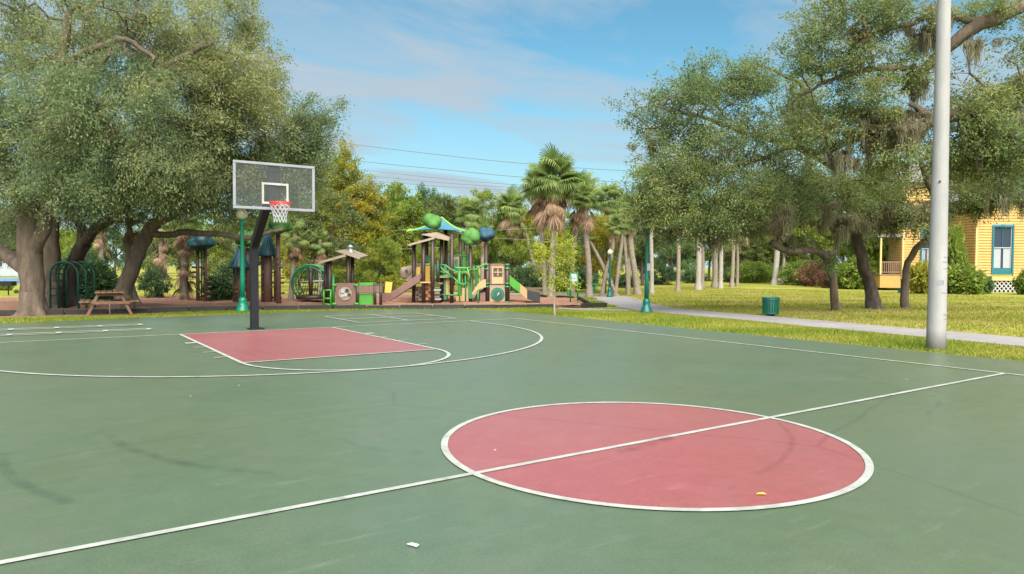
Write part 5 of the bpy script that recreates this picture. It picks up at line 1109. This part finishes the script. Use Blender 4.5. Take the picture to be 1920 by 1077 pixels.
for i, (px, d, ty, lf_, k, wd, lab) in enumerate(((-40, 60, 380, 'leaf_olive', 'A', 1., 'olive tree at the far left edge behind the grill'), (70, 75, 400, 'leaf_bright', 'A', 1., 'bright tree seen right of the huge oak trunk'), (150, 48, 430, 'leaf_bright', 'E', .7, 'yellow green tree seen over the arch'), (215, 64, 410, 'leaf_dark', 'A', .9, 'dark tree seen left of the bent palm'), (300, 76, 410, 'leaf_olive', 'E', 1., 'olive tree seen right of the leaning oak'), (390, 60, 400, 'leaf_bright', 'A', .9, 'bright tree behind the teal treetop post'), (450, 52, 400, 'leaf_olive', 'E', .9, 'olive tree behind the emerald lamp'), (520, 66, 390, 'leaf_bright', 'A', .9, 'bright tree behind the lime treetop posts'), (560, 46, 440, 'leaf_yellow', 'E', .6, 'yellow green tree behind the dome climber'))):
    plant(k, px, d, ty, lf_, lab, g3, wd, i+3)
for i in range(26):
    px = -260+i*92; plant('AEB'[i % 3], px+random.uniform(-25, 25), random.uniform(100, 135), random.uniform(402, 440), ('leaf_olive', 'leaf_bright', 'leaf_dark')[i % 3 if i % 2 else 0], 'distant tree in the wood line closing the park', 'far wood line', 1.25, i)
# shrubs
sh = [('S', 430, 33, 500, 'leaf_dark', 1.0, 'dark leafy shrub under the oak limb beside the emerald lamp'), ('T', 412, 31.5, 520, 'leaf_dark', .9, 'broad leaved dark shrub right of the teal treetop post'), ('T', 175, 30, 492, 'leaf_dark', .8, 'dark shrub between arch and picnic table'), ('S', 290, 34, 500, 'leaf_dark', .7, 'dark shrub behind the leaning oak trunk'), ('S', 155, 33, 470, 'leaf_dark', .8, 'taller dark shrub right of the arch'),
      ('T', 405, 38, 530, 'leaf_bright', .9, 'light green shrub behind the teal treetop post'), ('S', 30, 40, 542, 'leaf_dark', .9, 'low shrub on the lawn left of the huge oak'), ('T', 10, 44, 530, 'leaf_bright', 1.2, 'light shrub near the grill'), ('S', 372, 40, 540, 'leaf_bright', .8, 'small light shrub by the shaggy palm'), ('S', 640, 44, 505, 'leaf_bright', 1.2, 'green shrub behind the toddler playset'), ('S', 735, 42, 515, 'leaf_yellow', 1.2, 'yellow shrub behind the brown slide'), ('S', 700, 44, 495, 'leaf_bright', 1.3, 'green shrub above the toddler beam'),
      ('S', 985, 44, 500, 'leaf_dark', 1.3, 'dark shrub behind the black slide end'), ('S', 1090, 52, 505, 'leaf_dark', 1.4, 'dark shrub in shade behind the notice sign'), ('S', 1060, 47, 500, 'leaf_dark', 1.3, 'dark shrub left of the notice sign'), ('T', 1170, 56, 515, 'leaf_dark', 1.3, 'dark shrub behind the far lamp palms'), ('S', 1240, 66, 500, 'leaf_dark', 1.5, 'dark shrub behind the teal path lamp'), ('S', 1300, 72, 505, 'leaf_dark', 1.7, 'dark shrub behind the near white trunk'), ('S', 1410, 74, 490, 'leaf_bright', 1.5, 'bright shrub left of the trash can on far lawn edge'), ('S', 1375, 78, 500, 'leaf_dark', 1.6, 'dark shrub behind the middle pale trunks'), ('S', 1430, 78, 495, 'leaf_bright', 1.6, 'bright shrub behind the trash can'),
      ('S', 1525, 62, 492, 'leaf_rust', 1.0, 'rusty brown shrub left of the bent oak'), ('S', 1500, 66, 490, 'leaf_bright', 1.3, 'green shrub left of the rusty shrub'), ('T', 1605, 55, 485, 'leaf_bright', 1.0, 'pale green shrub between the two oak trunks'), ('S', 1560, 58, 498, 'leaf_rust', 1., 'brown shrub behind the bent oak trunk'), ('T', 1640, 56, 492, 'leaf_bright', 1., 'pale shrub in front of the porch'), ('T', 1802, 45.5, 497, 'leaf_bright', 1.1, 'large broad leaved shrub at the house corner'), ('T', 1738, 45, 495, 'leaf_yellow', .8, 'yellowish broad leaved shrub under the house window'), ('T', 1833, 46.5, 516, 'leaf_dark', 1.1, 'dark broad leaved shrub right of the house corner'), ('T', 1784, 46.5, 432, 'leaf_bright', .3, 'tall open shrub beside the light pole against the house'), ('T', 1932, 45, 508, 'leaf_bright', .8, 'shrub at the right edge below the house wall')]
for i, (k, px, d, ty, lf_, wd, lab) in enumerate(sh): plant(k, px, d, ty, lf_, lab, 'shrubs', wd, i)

# ---- sapling in front of the playground
sp = G(1040, 591)
make_tree('sapling', 'young thin tree with sparse yellow green leaves by the mulch corner', sp, [([sp, V(1039, 540, 23.9), V(1041, 480, 23.9), V(1044, 435, 23.9)], [.032, .026, .02, .01]), ([V(1020, 480, 23.8), V(1005, 470, 23.7)], [.015, .008], (0, .55))],
  [(1045, 470, 34, 42, 23.9, .6, 44, .6), (1020, 480, 22, 22, 23.8, .4, 16, .75), (1060, 500, 20, 26, 23.9, .4, 16, .6), (1048, 520, 14, 16, 23.9, .3, 8, .5)], 'leaf_sapling', 'twig', 34, .3, .09, .09, .042, .3, None, seg=.3)

# ---- buildings glimpsed far left and behind the playground
def low_building(px0, px1, d, h_, mat, label, wins, dep=9):
    a, b = at(px0, d), at(px1, d); wd = np.linalg.norm(b-a); t = empty('low_building', (a+b)/2, -PAN, label, 'building')
    MB().box((0, dep/2, h_/2), (wd, dep, h_)).build('wall', mat, t); MB().prism([(-wd/2-.5, -.5, h_), (-wd/2-.5, dep+.5, h_), (-wd/2-.5, dep/2, h_+1.8)], (wd+1, 0, 0)).build('roof', 'roof_shingle', t)
    for k in range(wins): x_ = -wd/2+wd*(k+.5)/wins; w_ = MB().box((x_, -.02, h_*.55), (1.2, .08, 1.3)).build('window', 'white_metal', t); MB().box((x_, -.05, h_*.55), (1.0, .06, 1.1)).build('pane', 'window_glass', w_)
low_building(-140, 60, 92, 3.2, 'pale_wall', 'pale building glimpsed beyond the blue court at left', 8); low_building(560, 665, 66, 2.6, 'orange_wall', 'orange brick building glimpsed through the dome climber', 4)
bc = sheet('sports_court', [(p[0], p[1]) for p in (at(-160, 58), at(42, 58), at(48, 84), at(-160, 84))], -.02, 'blue_court', thick=.03); tag(bc, 'pale blue court surface glimpsed left of the huge oak', 'court', kind='structure')
fe = empty('court_fence', at(-50, 57), -PAN, 'white rail fence before the pale blue court at left', 'fence')
for k in range(9): MB().tube([((k-4.5)*1.0, 0, 0), ((k-4.5)*1.0, 0, 1.4)], .03, 6).build('post', 'white_metal', fe)
for z_ in (.7, 1.4): MB().tube([(-4.6, 0, z_), (3.6, 0, z_)], .025, 6).build('rail', 'white_metal', fe)
